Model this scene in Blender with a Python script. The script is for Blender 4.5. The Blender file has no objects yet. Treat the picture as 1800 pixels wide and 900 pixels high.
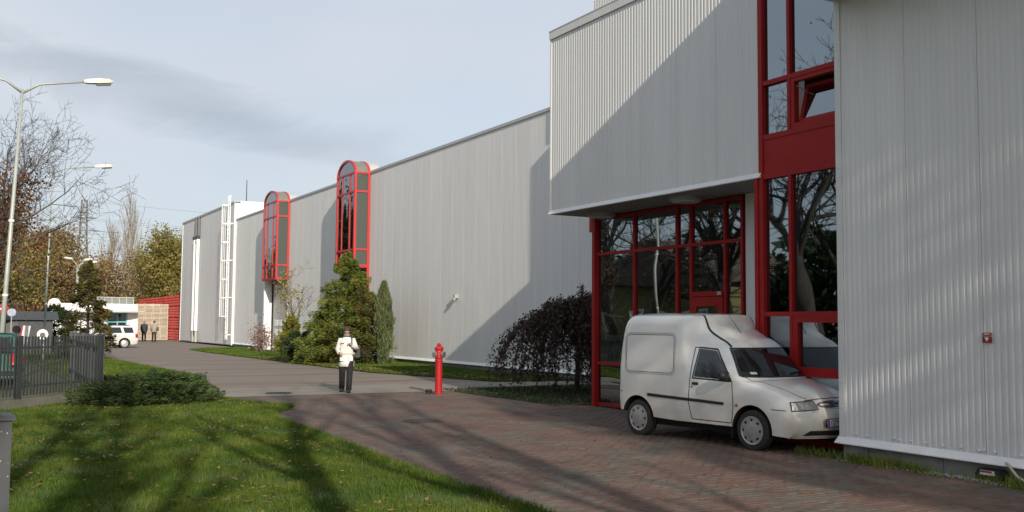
import bpy, bmesh, math, random
import numpy as np
from mathutils import Vector, Matrix
from mathutils.bvhtree import BVHTree
random.seed(7)
scene = bpy.context.scene
COL = scene.collection
# ------------------------------------------------------------ camera
# world: Y runs along the warehouse wall away from the viewer, X to the right, Z up, metres
EYE = Vector((0, 0, 1.75))
YAW, PITCH, ROLL = math.radians(29.2), math.atan(119 / 1750), math.radians(0.45)
fwd = Vector((math.sin(YAW) * math.cos(PITCH), math.cos(YAW) * math.cos(PITCH), math.sin(PITCH)))
r0 = Vector((math.cos(YAW), -math.sin(YAW), 0))
u0 = r0.cross(fwd)
right = r0 * math.cos(ROLL) + u0 * math.sin(ROLL)
up = u0 * math.cos(ROLL) - r0 * math.sin(ROLL)
cd = bpy.data.cameras.new('camera')
cam = bpy.data.objects.new('camera', cd)
COL.objects.link(cam)
cam.matrix_world = Matrix(((right.x, up.x, -fwd.x, EYE.x), (right.y, up.y, -fwd.y, EYE.y), (right.z, up.z, -fwd.z, EYE.z), (0, 0, 0, 1)))
cd.sensor_width = 36
cd.lens = 1750 / 1800 * 36
cd.clip_end = 3000
cd.clip_start = 0.05
scene.camera = cam
# ------------------------------------------------------------ sun and sky
SUN_EL = math.radians(23.0)
SUN_AZ = math.radians(9.8)          # light travels mostly along +Y, this much towards +X
sun_to = Vector((-math.sin(SUN_AZ) * math.cos(SUN_EL), -math.cos(SUN_AZ) * math.cos(SUN_EL), math.sin(SUN_EL)))
sd = bpy.data.lights.new('sun', 'SUN')
sd.energy = 3.3
sd.angle = math.radians(0.55)
sd.color = (1.0, 0.91, 0.78)
sun = bpy.data.objects.new('sun', sd)
COL.objects.link(sun)
sun.rotation_euler = sun_to.to_track_quat('Z', 'Y').to_euler()
world = bpy.data.worlds.new('World')
scene.world = world
world.use_nodes = True
wn, wl = world.node_tree.nodes, world.node_tree.links
wn.clear()
wout = wn.new('ShaderNodeOutputWorld')
wbg = wn.new('ShaderNodeBackground')
wbg.inputs['Strength'].default_value = 0.112
sky = wn.new('ShaderNodeTexSky')
sky.sky_type = 'NISHITA'
sky.sun_disc = False
sky.sun_elevation = SUN_EL
sky.sun_rotation = math.atan2(sun_to.x, sun_to.y)
sky.air_density = 1.0
sky.dust_density = 2.0
sky.ozone_density = 1.5
tc = wn.new('ShaderNodeTexCoord')


def wmath(op, a, b=None, clamp=False):
    n = wn.new('ShaderNodeMath')
    n.operation = op
    n.use_clamp = clamp
    for i, v in enumerate((a, b)):
        if v is None:
            continue
        if isinstance(v, (int, float)):
            n.inputs[i].default_value = v
        else:
            wl.new(v, n.inputs[i])
    return n.outputs[0]


def wdot(v):
    n = wn.new('ShaderNodeVectorMath')
    n.operation = 'DOT_PRODUCT'
    wl.new(tc.outputs['Generated'], n.inputs[0])
    n.inputs[1].default_value = v
    return n.outputs['Value']


def wnoise(scale, detail, stretch, rough=0.55, dist=0.0):
    mp = wn.new('ShaderNodeMapping')
    mp.inputs['Scale'].default_value = stretch
    wl.new(tc.outputs['Generated'], mp.inputs[0])
    n = wn.new('ShaderNodeTexNoise')
    n.inputs['Scale'].default_value = scale
    n.inputs['Detail'].default_value = detail
    n.inputs['Roughness'].default_value = rough
    n.inputs['Distortion'].default_value = dist
    wl.new(mp.outputs[0], n.inputs['Vector'])
    return n.outputs['Fac']


def wmix(fac, a, b):
    n = wn.new('ShaderNodeMix')
    n.data_type = 'RGBA'
    if isinstance(fac, (int, float)):
        n.inputs[0].default_value = fac
    else:
        wl.new(fac, n.inputs[0])
    for i, v in ((6, a), (7, b)):
        if isinstance(v, tuple):
            n.inputs[i].default_value = v
        else:
            wl.new(v, n.inputs[i])
    return n.outputs[2]


# thin high veil of cloud over the whole sky, and one darker wisp to the left
veil = wmath('MULTIPLY_ADD', wnoise(2.2, 5, (1, 1, 3.5)), 0.7)
veil.node.inputs[2].default_value = 0.42
veil.node.use_clamp = True
VEIL_COL = (3.6, 3.92, 4.35, 1)
skyc = wmix(veil, sky.outputs[0], VEIL_COL)
pinkf = wmath('MULTIPLY', wmath('SUBTRACT', wnoise(1.6, 3, (1, 1, 2)), 0.48, True), 2.4, True)
skyc = wmix(pinkf, skyc, (4.35, 4.5, 4.8, 1))
WISP_N = (-0.1511, 0.2300, -0.9614)
WISP_M = (0.1458, 0.9671, 0.2084)
WISP_T = (0.9777, -0.1086, -0.1797)
wob = wmath('MULTIPLY', wmath('SUBTRACT', wnoise(5.0, 6, (1, 1, 3.0), 0.6, 0.6), 0.5), 0.10)
wd = wmath('ABSOLUTE', wmath('ADD', wdot(WISP_N), wob))
wacross = wmath('SUBTRACT', 1.0, wmath('DIVIDE', wd, 0.032), True)
walong = wmath('SUBTRACT', 1.0, wmath('POWER', wmath('ABSOLUTE', wmath('DIVIDE', wdot(WISP_T), 0.30)), 2.5), True)
wfront = wmath('GREATER_THAN', wdot(WISP_M), 0.0)
wisp = wmath('MULTIPLY', wmath('MULTIPLY', wmath('SMOOTH_MIN', wacross, 0.8), walong), wfront)
wisp = wmath('MULTIPLY', wisp, wmath('MULTIPLY', wnoise(4.0, 5, (1, 1, 4)), 1.5))
wisp = wmath('MULTIPLY', wisp, 1.1, True)
skyc = wmix(wisp, skyc, (2.35, 2.7, 3.2, 1))
wl.new(skyc, wbg.inputs['Color'])
wl.new(wbg.outputs[0], wout.inputs['Surface'])
scene.view_settings.view_transform = 'Standard'
scene.view_settings.look = 'None'
scene.view_settings.gamma = 1
scene.view_settings.use_curve_mapping = False
scene.view_settings.exposure = 0.6
scene.render.engine = 'CYCLES'


# ------------------------------------------------------------ helpers
class MB:
    """collects geometry for one mesh object"""

    def __init__(self):
        self.v, self.f, self.m = [], [], []

    def add(self, vs, fs, mi=0):
        o = len(self.v)
        self.v += [tuple(p) for p in vs]
        self.f += [tuple(i + o for i in f) for f in fs]
        self.m += [mi] * len(fs)
        return self

    def box(self, x0, x1, y0, y1, z0, z1, mi=0):
        vs = [(x, y, z) for z in (z0, z1) for y in (y0, y1) for x in (x0, x1)]
        return self.add(vs, [(0, 2, 3, 1), (4, 5, 7, 6), (0, 1, 5, 4), (2, 6, 7, 3), (0, 4, 6, 2), (1, 3, 7, 5)], mi)

    def prism(self, pts, z0, z1, axis='z', mi=0):
        """extrude a 2-D outline; axis z: (x,y), axis x: (y,z), axis y: (x,z)"""
        n = len(pts)
        mk = {'z': lambda p, h: (p[0], p[1], h), 'x': lambda p, h: (h, p[0], p[1]), 'y': lambda p, h: (p[0], h, p[1])}[axis]
        vs = [mk(p, z0) for p in pts] + [mk(p, z1) for p in pts]
        fs = [tuple(range(n))[::-1], tuple(range(n, 2 * n))] + [(i, (i + 1) % n, (i + 1) % n + n, i + n) for i in range(n)]
        return self.add(vs, fs, mi)

    def tube(self, path, radii, n=6, mi=0, cap=True):
        path = [Vector(p) for p in path]
        if isinstance(radii, (int, float)):
            radii = [radii] * len(path)
        vs, fs = [], []
        side = None
        for i, p in enumerate(path):
            d = (path[min(i + 1, len(path) - 1)] - path[max(i - 1, 0)])
            d = d.normalized() if d.length > 1e-9 else Vector((0, 0, 1))
            if side is None:
                side = d.orthogonal().normalized()
            else:
                side = side - d * side.dot(d)
                side = side.normalized() if side.length > 1e-6 else d.orthogonal().normalized()
            b = d.cross(side)
            for k in range(n):
                a = 2 * math.pi * k / n
                vs.append(p + (side * math.cos(a) + b * math.sin(a)) * radii[i])
        for i in range(len(path) - 1):
            for k in range(n):
                fs.append((i * n + k, i * n + (k + 1) % n, (i + 1) * n + (k + 1) % n, (i + 1) * n + k))
        if cap:
            fs.append(tuple(range(n))[::-1])
            fs.append(tuple(range((len(path) - 1) * n, len(path) * n)))
        return self.add(vs, fs, mi)

    def bar(self, a, b, w, h=None, mi=0):
        """square bar between two points"""
        h = h or w
        a, b = Vector(a), Vector(b)
        d = (b - a).normalized()
        s = d.cross(Vector((0, 0, 1)))
        s = s.normalized() if s.length > 1e-4 else Vector((1, 0, 0))
        t = s.cross(d)
        vs = [p + s * (sx * w / 2) + t * (tz * h / 2) for p in (a, b) for sx, tz in ((-1, -1), (1, -1), (1, 1), (-1, 1))]
        return self.add(vs, [(3, 2, 1, 0), (4, 5, 6, 7), (0, 1, 5, 4), (1, 2, 6, 5), (2, 3, 7, 6), (3, 0, 4, 7)], mi)

    def lathe(self, prof, n=16, c=(0, 0, 0), axis='z', mi=0):
        """prof: list of (r, h)"""
        vs, fs = [], []
        for r, h in prof:
            for k in range(n):
                a = 2 * math.pi * k / n
                x, y, z = r * math.cos(a), r * math.sin(a), h
                if axis == 'x':
                    x, y, z = z, x, y
                elif axis == 'y':
                    x, y, z = x, z, y
                vs.append((c[0] + x, c[1] + y, c[2] + z))
        for i in range(len(prof) - 1):
            for k in range(n):
                fs.append((i * n + k, i * n + (k + 1) % n, (i + 1) * n + (k + 1) % n, (i + 1) * n + k))
        fs.append(tuple(range(n))[::-1])
        fs.append(tuple(range((len(prof) - 1) * n, len(prof) * n)))
        return self.add(vs, fs, mi)

    def grid(self, rows, mi=0, closed=False):
        """rows of points, equal length"""
        n = len(rows[0])
        vs = [p for r in rows for p in r]
        fs = []
        for i in range(len(rows) - 1):
            for k in range(n if closed else n - 1):
                fs.append((i * n + k, i * n + (k + 1) % n, (i + 1) * n + (k + 1) % n, (i + 1) * n + k))
        return self.add(vs, fs, mi)

    def mesh(self, name, mats, smooth=False):
        me = bpy.data.meshes.new(name)
        me.from_pydata(self.v, [], self.f)
        for m in (mats if isinstance(mats, (list, tuple)) else [mats]):
            me.materials.append(m)
        if any(self.m):
            me.polygons.foreach_set('material_index', self.m)
        if smooth:
            me.polygons.foreach_set('use_smooth', [True] * len(self.f))
        me.update()
        return me


def link(name, data, parent=None, loc=None):
    o = bpy.data.objects.new(name, data)
    COL.objects.link(o)
    if loc is not None:
        o.location = loc
    if parent is not None:
        o.parent = parent
        if loc is None:
            # geometry was written in world metres: undo the parents' plain offsets
            p, off, root = parent, Vector((0, 0, 0)), parent
            while p is not None:
                off += p.location
                root = p
                p = p.parent
            if not root.get('local'):
                o.location = -off
    return o


def put(name, mb, mats, parent=None, smooth=False, loc=None):
    return link(name, mb.mesh(name, mats, smooth), parent, loc)


def tag(o, label=None, cat=None, group=None, kind=None):
    for k, v in (('label', label), ('category', cat), ('group', group), ('kind', kind)):
        if v:
            o[k] = v
    return o


def thing(name, loc, label, cat, group=None, rotz=0.0, local=False):
    o = bpy.data.objects.new(name, None)
    o.empty_display_size = 0.3
    COL.objects.link(o)
    o.location = loc
    o.rotation_euler = (0, 0, rotz)
    if local:
        o['local'] = True
    return tag(o, label, cat, group)


def copy_tree(o, parent=None):
    c = o.copy()
    COL.objects.link(c)
    c.parent = parent
    for ch in o.children:
        copy_tree(ch, c)
    return c


def raw_mesh(name, verts, faces_n, mats, idx=None, smooth=False):
    """fast mesh from numpy: verts (N,3), all faces with faces_n corners in order (or idx (F,faces_n))"""
    verts = np.asarray(verts, np.float32)
    me = bpy.data.meshes.new(name)
    if idx is None:
        idx = np.arange(len(verts)).reshape(-1, faces_n)
    nf = len(idx)
    me.vertices.add(len(verts))
    me.vertices.foreach_set('co', verts.ravel())
    me.loops.add(nf * faces_n)
    me.loops.foreach_set('vertex_index', np.asarray(idx, np.int32).ravel())
    me.polygons.add(nf)
    me.polygons.foreach_set('loop_start', np.arange(0, nf * faces_n, faces_n, dtype=np.int32))
    if smooth:
        me.polygons.foreach_set('use_smooth', np.ones(nf, bool))
    for m in (mats if isinstance(mats, (list, tuple)) else [mats]):
        me.materials.append(m)
    me.update(calc_edges=True)
    me.validate()
    return me


# ------------------------------------------------------------ materials
def mat(name, color, rough=0.6, metal=0.0, var=0.0, scale=6.0, color2=None, bump=0.0, bscale=None, spec=0.5, stretch=(1, 1, 1), objrand=0.0, trans=0.0, coat=0.0, detail=5):
    m = bpy.data.materials.new(name)
    m.use_nodes = True
    nt = m.node_tree
    n, l = nt.nodes, nt.links
    b = n['Principled BSDF']
    b.inputs['Base Color'].default_value = (*color, 1)
    b.inputs['Roughness'].default_value = rough
    b.inputs['Metallic'].default_value = metal
    b.inputs['Specular IOR Level'].default_value = spec
    b.inputs['Coat Weight'].default_value = coat
    if trans:
        b.inputs['Subsurface Weight'].default_value = 0
    tcn = n.new('ShaderNodeTexCoord')
    mp = n.new('ShaderNodeMapping')
    mp.inputs['Scale'].default_value = stretch
    geo = n.new('ShaderNodeNewGeometry')
    l.new(geo.outputs['Position'], mp.inputs[0])
    src = None
    if var or color2:
        nz = n.new('ShaderNodeTexNoise')
        nz.inputs['Scale'].default_value = scale
        nz.inputs['Detail'].default_value = detail
        nz.inputs['Roughness'].default_value = 0.6
        l.new(mp.outputs[0], nz.inputs['Vector'])
        rmp = n.new('ShaderNodeValToRGB')
        rmp.color_ramp.elements[0].position = 0.32
        rmp.color_ramp.elements[1].position = 0.68
        c2 = color2 or tuple(min(1, c * (1 + var)) for c in color)
        c1 = color if color2 else tuple(c * (1 - var) for c in color)
        rmp.color_ramp.elements[0].color = (*c1, 1)
        rmp.color_ramp.elements[1].color = (*c2, 1)
        l.new(nz.outputs['Fac'], rmp.inputs[0])
        src = rmp.outputs[0]
    if objrand:
        oi = n.new('ShaderNodeObjectInfo')
        hs = n.new('ShaderNodeHueSaturation')
        ma = n.new('ShaderNodeMath')
        ma.operation = 'MULTIPLY_ADD'
        ma.inputs[1].default_value = objrand * 2
        ma.inputs[2].default_value = 1 - objrand
        l.new(oi.outputs['Random'], ma.inputs[0])
        l.new(ma.outputs[0], hs.inputs['Value'])
        if src:
            l.new(src, hs.inputs['Color'])
        else:
            hs.inputs['Color'].default_value = (*color, 1)
        src = hs.outputs[0]
    if src:
        l.new(src, b.inputs['Base Color'])
    if bump:
        nb = n.new('ShaderNodeTexNoise')
        nb.inputs['Scale'].default_value = bscale or scale * 4
        nb.inputs['Detail'].default_value = 4
        l.new(mp.outputs[0], nb.inputs['Vector'])
        bp = n.new('ShaderNodeBump')
        bp.inputs['Strength'].default_value = 1.0
        bp.inputs['Distance'].default_value = bump
        l.new(nb.outputs['Fac'], bp.inputs['Height'])
        l.new(bp.outputs[0], b.inputs['Normal'])
    return m


def leaf_mat(name, c1, c2, c3=None, scale=1.5, transl=0.35, rough=0.6):
    """foliage: tint varies from leaf to leaf (random per island) and in drifts, some light passes through"""
    m = bpy.data.materials.new(name)
    m.use_nodes = True
    n, l = m.node_tree.nodes, m.node_tree.links
    b = n['Principled BSDF']
    b.inputs['Roughness'].default_value = rough
    b.inputs['Specular IOR Level'].default_value = 0.25
    geo = n.new('ShaderNodeNewGeometry')
    nz = n.new('ShaderNodeTexNoise')
    nz.inputs['Scale'].default_value = scale
    nz.inputs['Detail'].default_value = 2
    l.new(geo.outputs['Position'], nz.inputs['Vector'])
    ad = n.new('ShaderNodeMath')
    ad.operation = 'MULTIPLY_ADD'
    ad.inputs[1].default_value = 0.6
    l.new(geo.outputs['Random Per Island'], ad.inputs[0])
    sc = n.new('ShaderNodeMath')
    sc.operation = 'MULTIPLY_ADD'
    sc.inputs[1].default_value = 1.5
    sc.inputs[2].default_value = -0.55
    l.new(nz.outputs['Fac'], sc.inputs[0])
    l.new(sc.outputs[0], ad.inputs[2])
    r = n.new('ShaderNodeValToRGB')
    r.color_ramp.elements[0].color = (*c1, 1)
    r.color_ramp.elements[1].color = (*c2, 1)
    r.color_ramp.elements[0].position = 0.15
    r.color_ramp.elements[1].position = 0.75
    if c3:
        e = r.color_ramp.elements.new(0.95)
        e.color = (*c3, 1)
    l.new(ad.outputs[0], r.inputs[0])
    l.new(r.outputs[0], b.inputs['Base Color'])
    tr = n.new('ShaderNodeBsdfTranslucent')
    l.new(r.outputs[0], tr.inputs['Color'])
    mx = n.new('ShaderNodeMixShader')
    mx.inputs[0].default_value = transl
    l.new(b.outputs[0], mx.inputs[1])
    l.new(tr.outputs[0], mx.inputs[2])
    l.new(mx.outputs[0], n['Material Output'].inputs['Surface'])
    return m


def glass_mat(name, tint, wav=0.0, wscale=1.2, rough=0.015):
    """dark mirror-coated facade glazing, slightly uneven so that reflections wobble"""
    m = mat(name, tint, rough, 1.0)
    n, l = m.node_tree.nodes, m.node_tree.links
    if wav:
        geo = n.new('ShaderNodeNewGeometry')
        nz = n.new('ShaderNodeTexNoise')
        nz.inputs['Scale'].default_value = wscale
        nz.inputs['Detail'].default_value = 0.5
        l.new(geo.outputs['Position'], nz.inputs['Vector'])
        bp = n.new('ShaderNodeBump')
        bp.inputs['Distance'].default_value = wav
        l.new(nz.outputs['Fac'], bp.inputs['Height'])
        l.new(bp.outputs[0], n['Principled BSDF'].inputs['Normal'])
    return m


M = {}
M['panel'] = mat('coated_sheet', (0.66, 0.655, 0.64), 0.48, 0.0, 0.045, 3.2, spec=0.3, stretch=(1.6, 1.6, 0.10), objrand=0.025, detail=8)
M['core'] = mat('wall_core', (0.55, 0.54, 0.52), 0.6)
M['white_trim'] = mat('white_trim', (0.72, 0.72, 0.71), 0.45, var=0.04, scale=3)
M['white_wall'] = mat('white_cladding', (0.78, 0.78, 0.77), 0.5, var=0.03, scale=1)
M['roof_trim'] = mat('roof_trim', (0.42, 0.42, 0.42), 0.45)
M['concrete'] = mat('concrete', (0.25, 0.245, 0.23), 0.85, var=0.25, scale=4, bump=0.004, bscale=30, objrand=0.08)
M['red'] = mat('red_frame', (0.31, 0.014, 0.013), 0.5, var=0.10, scale=3, spec=0.2)
M['red_bay'] = mat('red_bay_frame', (0.46, 0.03, 0.032), 0.38, var=0.05, scale=4)
M['glass'] = glass_mat('entrance_glass', (0.27, 0.305, 0.32), 0.0065, 0.9)
M['bay_glass'] = glass_mat('bay_glass', (0.22, 0.225, 0.235), 0.010, 1.5)
M['bay_side_glass'] = mat('bay_side_glass', (0.075, 0.085, 0.075), 0.08, 0.0, spec=0.6)
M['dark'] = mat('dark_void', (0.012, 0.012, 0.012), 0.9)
M['black'] = mat('black_plastic', (0.018, 0.018, 0.019), 0.5)
M['screw'] = mat('screw_steel', (0.7, 0.7, 0.7), 0.3, 0.6)
M['paint_white'] = mat('paint_white', (0.75, 0.75, 0.74), 0.4, var=0.03)
M['paint_red'] = mat('paint_red', (0.36, 0.014, 0.017), 0.35, var=0.1, scale=12)
M['steel'] = mat('brushed_steel', (0.62, 0.6, 0.56), 0.32, 0.9, 0.15, 30)
M['galv'] = mat('galvanised', (0.36, 0.385, 0.35), 0.5, 0.2, 0.1, 5)
M['fence'] = mat('fence_paint', (0.042, 0.048, 0.05), 0.5, 0.1, 0.18, 9)
M['bark'] = mat('bark', (0.042, 0.036, 0.030), 0.9, var=0.35, scale=9, stretch=(1, 1, 0.3))
M['bark_pale'] = mat('bark_pale', (0.27, 0.22, 0.17), 0.9, var=0.25, scale=9)
M['bark_grey'] = mat('bark_grey', (0.095, 0.078, 0.062), 0.9, var=0.3, scale=9)


# ============================================================ GROUND
def sheet(name, pts, z, m, kind='structure'):
    me = bpy.data.meshes.new(name)
    bm = bmesh.new()
    f = bm.faces.new([bm.verts.new((x, y, z)) for x, y in pts])
    if f.normal.z < 0 or True:
        bmesh.ops.recalc_face_normals(bm, faces=bm.faces)
    bm.normal_update()
    if bm.faces[:][0].normal.z < 0:
        bmesh.ops.reverse_faces(bm, faces=bm.faces)
    bm.to_mesh(me)
    bm.free()
    me.materials.append(m)
    o = link(name, me)
    return tag(o, kind=kind)


m_ground = mat('earth_and_grass', (0.05, 0.062, 0.022), 0.95, color2=(0.085, 0.08, 0.035), scale=0.25, bump=0.01, bscale=8)
m_soil = mat('soil', (0.035, 0.033, 0.018), 0.95, color2=(0.06, 0.065, 0.025), scale=1.6, bump=0.02, bscale=14)
m_lawn = mat('lawn_soil', (0.045, 0.075, 0.012), 0.95, color2=(0.075, 0.11, 0.018), scale=1.3, bump=0.015, bscale=20)
m_strip = mat('concrete_strip', (0.185, 0.162, 0.13), 0.8, color2=(0.235, 0.21, 0.172), scale=1.1, bump=0.002, bscale=40, stretch=(0.4, 1.2, 1))


def far_road_mat():
    """grey block paving with thin red-brown courses across it, too far to tell the blocks apart"""
    m = mat('far_paving', (0.17, 0.158, 0.145), 0.75, bump=0.003, bscale=25)
    n, l = m.node_tree.nodes, m.node_tree.links
    b = n['Principled BSDF']
    geo = n.new('ShaderNodeNewGeometry')
    sep = n.new('ShaderNodeSeparateXYZ')
    l.new(geo.outputs['Position'], sep.inputs[0])

    def mm(op, a, bb):
        k = n.new('ShaderNodeMath')
        k.operation = op
        for i, v in enumerate((a, bb)):
            if isinstance(v, (int, float)):
                k.inputs[i].default_value = v
            else:
                l.new(v, k.inputs[i])
        return k.outputs[0]
    nz = n.new('ShaderNodeTexNoise')
    nz.inputs['Scale'].default_value = 0.6
    nz.inputs['Detail'].default_value = 6
    mp = n.new('ShaderNodeMapping')
    mp.inputs['Scale'].default_value = (0.5, 1.6, 1)
    l.new(geo.outputs['Position'], mp.inputs[0])
    l.new(mp.outputs[0], nz.inputs['Vector'])
    yy = mm('ADD', sep.outputs['Y'], mm('MULTIPLY', nz.outputs['Fac'], 0.25))
    band = mm('LESS_THAN', mm('FRACT', mm('DIVIDE', mm('SUBTRACT', yy, 1.2), 4.4), 0), 0.24)
    base = n.new('ShaderNodeValToRGB')
    base.color_ramp.elements[0].position = 0.3
    base.color_ramp.elements[1].position = 0.7
    base.color_ramp.elements[0].color = (0.152, 0.127, 0.10, 1)
    base.color_ramp.elements[1].color = (0.208, 0.178, 0.142, 1)
    l.new(nz.outputs['Fac'], base.inputs[0])
    mx = n.new('ShaderNodeMix')
    mx.data_type = 'RGBA'
    l.new(mm('MULTIPLY', band, 0.75), mx.inputs[0])
    l.new(base.outputs[0], mx.inputs[6])
    mx.inputs[7].default_value = (0.17, 0.10, 0.08, 1)
    l.new(mx.outputs[2], b.inputs['Base Color'])
    return m


sheet('ground', [(-700, -400), (900, -400), (900, 1200), (-700, 1200)], 0.0, m_ground)
# far carriageway, the pale crossing strip, and the paved forecourt bed (sand under the pavers)
road = sheet('road', [(6.1, 26.3), (14.2, 26.3), (13.5, 29.3), (12.7, 33), (12.5, 44), (12.4, 57), (12.6, 63), (16.7, 69.6), (16.7, 88.4), (24, 89), (24, 130), (-20, 130), (-20, 62), (5.0, 62), (6.3, 49), (6.6, 40), (6.9, 33), (6.4, 29)], 0.008, far_road_mat())
strip = sheet('crossing_strip', [(5.2, 23.3), (11.2, 23.3), (12.4, 24.1), (16.5, 24.6), (16.5, 26.0), (14.2, 26.3), (5.9, 26.3)], 0.012, m_strip)
m_sand = mat('joint_sand', (0.075, 0.062, 0.05), 0.95, var=0.2, scale=20)
FORE = [(4.72, -6), (10.34, -6), (10.34, 9.7), (11.02, 9.7), (11.02, 12), (12.08, 12.0), (12.08, 18.0), (11.4, 18.9), (11.25, 21.5), (11.2, 23.28), (5.2, 23.28), (5.5, 21.6), (6.15, 20.2), (5.1, 18.4), (5.0, 15.5), (4.75, 11.2)]
forecourt = sheet('forecourt', FORE, 0.006, m_sand)
bed = sheet('planting_bed', [(11.28, 18.2), (12.2, 18.2), (16.9, 18.6), (16.9, 24.5), (12.4, 24.05), (11.22, 23.2)], 0.02, m_soil)
LAWN1 = [(-8, -8), (4.7, -6), (4.73, 11.2), (4.98, 15.5), (5.08, 18.4), (6.1, 20.2), (5.45, 21.6), (5.15, 23.3), (5.8, 26.3), (6.35, 29), (6.85, 33), (6.55, 40), (6.25, 49), (5.0, 61.9), (2.9, 61.9), (2.95, 23.6), (-8, 12.2)]
lawn = sheet('lawn_left', LAWN1, 0.025, m_lawn)
LAWN2 = [(14.25, 26.35), (16.97, 26.1), (16.97, 66), (14.4, 66), (12.65, 63), (12.45, 57), (12.55, 44), (12.75, 33), (13.55, 29.3)]
lawn2 = sheet('lawn_by_warehouse', LAWN2, 0.03, m_lawn)


def inside(px, py, poly):
    px, py = np.asarray(px), np.asarray(py)
    c = np.zeros(px.shape, bool)
    j = len(poly) - 1
    for i in range(len(poly)):
        (x0, y0), (x1, y1) = poly[i], poly[j]
        if y0 != y1:
            c ^= ((y0 > py) != (y1 > py)) & (px < (x1 - x0) * (py - y0) / (y1 - y0) + x0)
        j = i
    return c


# ---- block pavers of the forecourt: the 300 that show largest are objects, the others one joined part
rng = np.random.default_rng(3)
paver_mats = []
m_pav_red = mat('paver_red', (0.112, 0.067, 0.051), 0.8, var=0.13, scale=9, bump=0.003, bscale=60, objrand=0.1)
m_pav_grey = mat('paver_grey', (0.106, 0.086, 0.067), 0.8, var=0.13, scale=9, bump=0.003, bscale=60, objrand=0.1)


def attr_paver_mat():
    m = mat('paver_mixed', (0.2, 0.1, 0.08), 0.8, bump=0.002, bscale=60)
    n, l = m.node_tree.nodes, m.node_tree.links
    geo = n.new('ShaderNodeNewGeometry')
    a = n.new('ShaderNodeAttribute')
    a.attribute_name = 'paver_kind'
    mx = n.new('ShaderNodeMix')
    mx.data_type = 'RGBA'
    l.new(a.outputs['Fac'], mx.inputs[0])
    mx.inputs[6].default_value = (0.112, 0.067, 0.051, 1)
    mx.inputs[7].default_value = (0.106, 0.086, 0.067, 1)
    nz = n.new('ShaderNodeTexNoise')
    nz.inputs['Scale'].default_value = 1.1
    nz.inputs['Detail'].default_value = 9
    l.new(geo.outputs['Position'], nz.inputs['Vector'])
    ad = n.new('ShaderNodeMath')
    ad.operation = 'MULTIPLY_ADD'
    ad.inputs[1].default_value = 0.22
    l.new(geo.outputs['Random Per Island'], ad.inputs[0])
    l.new(nz.outputs['Fac'], ad.inputs[2])
    ma = n.new('ShaderNodeMath')
    ma.operation = 'MULTIPLY_ADD'
    ma.inputs[1].default_value = 0.9
    ma.inputs[2].default_value = 0.46
    l.new(ad.outputs[0], ma.inputs[0])
    hs = n.new('ShaderNodeHueSaturation')
    l.new(mx.outputs[2], hs.inputs['Color'])
    l.new(ma.outputs[0], hs.inputs['Value'])
    l.new(hs.outputs[0], n['Principled BSDF'].inputs['Base Color'])
    return m


PW, PD, GAP = 0.2, 0.1, 0.007
rows = np.arange(-4.0, 23.2, PD)
cx, cy = [], []
for k, y in enumerate(rows):
    xs = np.arange(4.8 + (PW / 2 if k % 2 else 0), 12.0, PW)
    cx.append(xs)
    cy.append(np.full(xs.shape, y + PD / 2))
cx, cy = np.concatenate(cx), np.concatenate(cy)
ok = np.ones(cx.shape, bool)
for dx, dy in ((-.1, -.05), (.1, -.05), (-.1, .05), (.1, .05)):
    ok &= inside(cx + dx, cy + dy, FORE)
cx, cy = cx[ok], cy[ok]
jit = rng.normal(0, 0.12, cx.shape)
grey = (np.abs(((-.6 * cx + .8 * cy + jit - 8.9 + 1.25) % 2.5) - 1.25) < 0.26) | (np.abs(((.94 * cx + .34 * cy + jit - 9.45 + 1.03) % 2.05) - 1.03) < 0.20)
grey ^= rng.random(cx.shape) < 0.10
hz = 0.052 + rng.normal(0, 0.0016, cx.shape)
depth = cx * fwd.x + cy * fwd.y + (0.05 - 1.75) * fwd.z
lat = (cx * right.x + cy * right.y + (0.05 - 1.75) * right.z) / depth
ver = (cx * up.x + cy * up.y + (0.05 - 1.75) * up.z) / depth
infr = (depth > 1) & (np.abs(lat) < 900 / 1750) & (ver > -450 / 1750)
order = np.where(infr, depth, 1e6).argsort()
single = np.zeros(cx.shape, bool)
single[order[:300]] = True


def paver_block():
    b = MB()
    x, y, c = PW / 2 - GAP / 2, PD / 2 - GAP / 2, 0.005
    b.add([(-x, -y, 0), (x, -y, 0), (x, y, 0), (-x, y, 0), (-x, -y, -c), (x, -y, -c), (x, y, -c), (-x, y, -c)], [])
    vs = [(-x, -y, -.04), (x, -y, -.04), (x, y, -.04), (-x, y, -.04), (-x, -y, -c), (x, -y, -c), (x, y, -c), (-x, y, -c),
          (-x + c, -y + c, 0), (x - c, -y + c, 0), (x - c, y - c, 0), (-x + c, y - c, 0)]
    fs = [(0, 1, 5, 4), (1, 2, 6, 5), (2, 3, 7, 6), (3, 0, 4, 7), (4, 5, 9, 8), (5, 6, 10, 9), (6, 7, 11, 10), (7, 4, 8, 11), (8, 9, 10, 11)]
    return vs, fs


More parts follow.
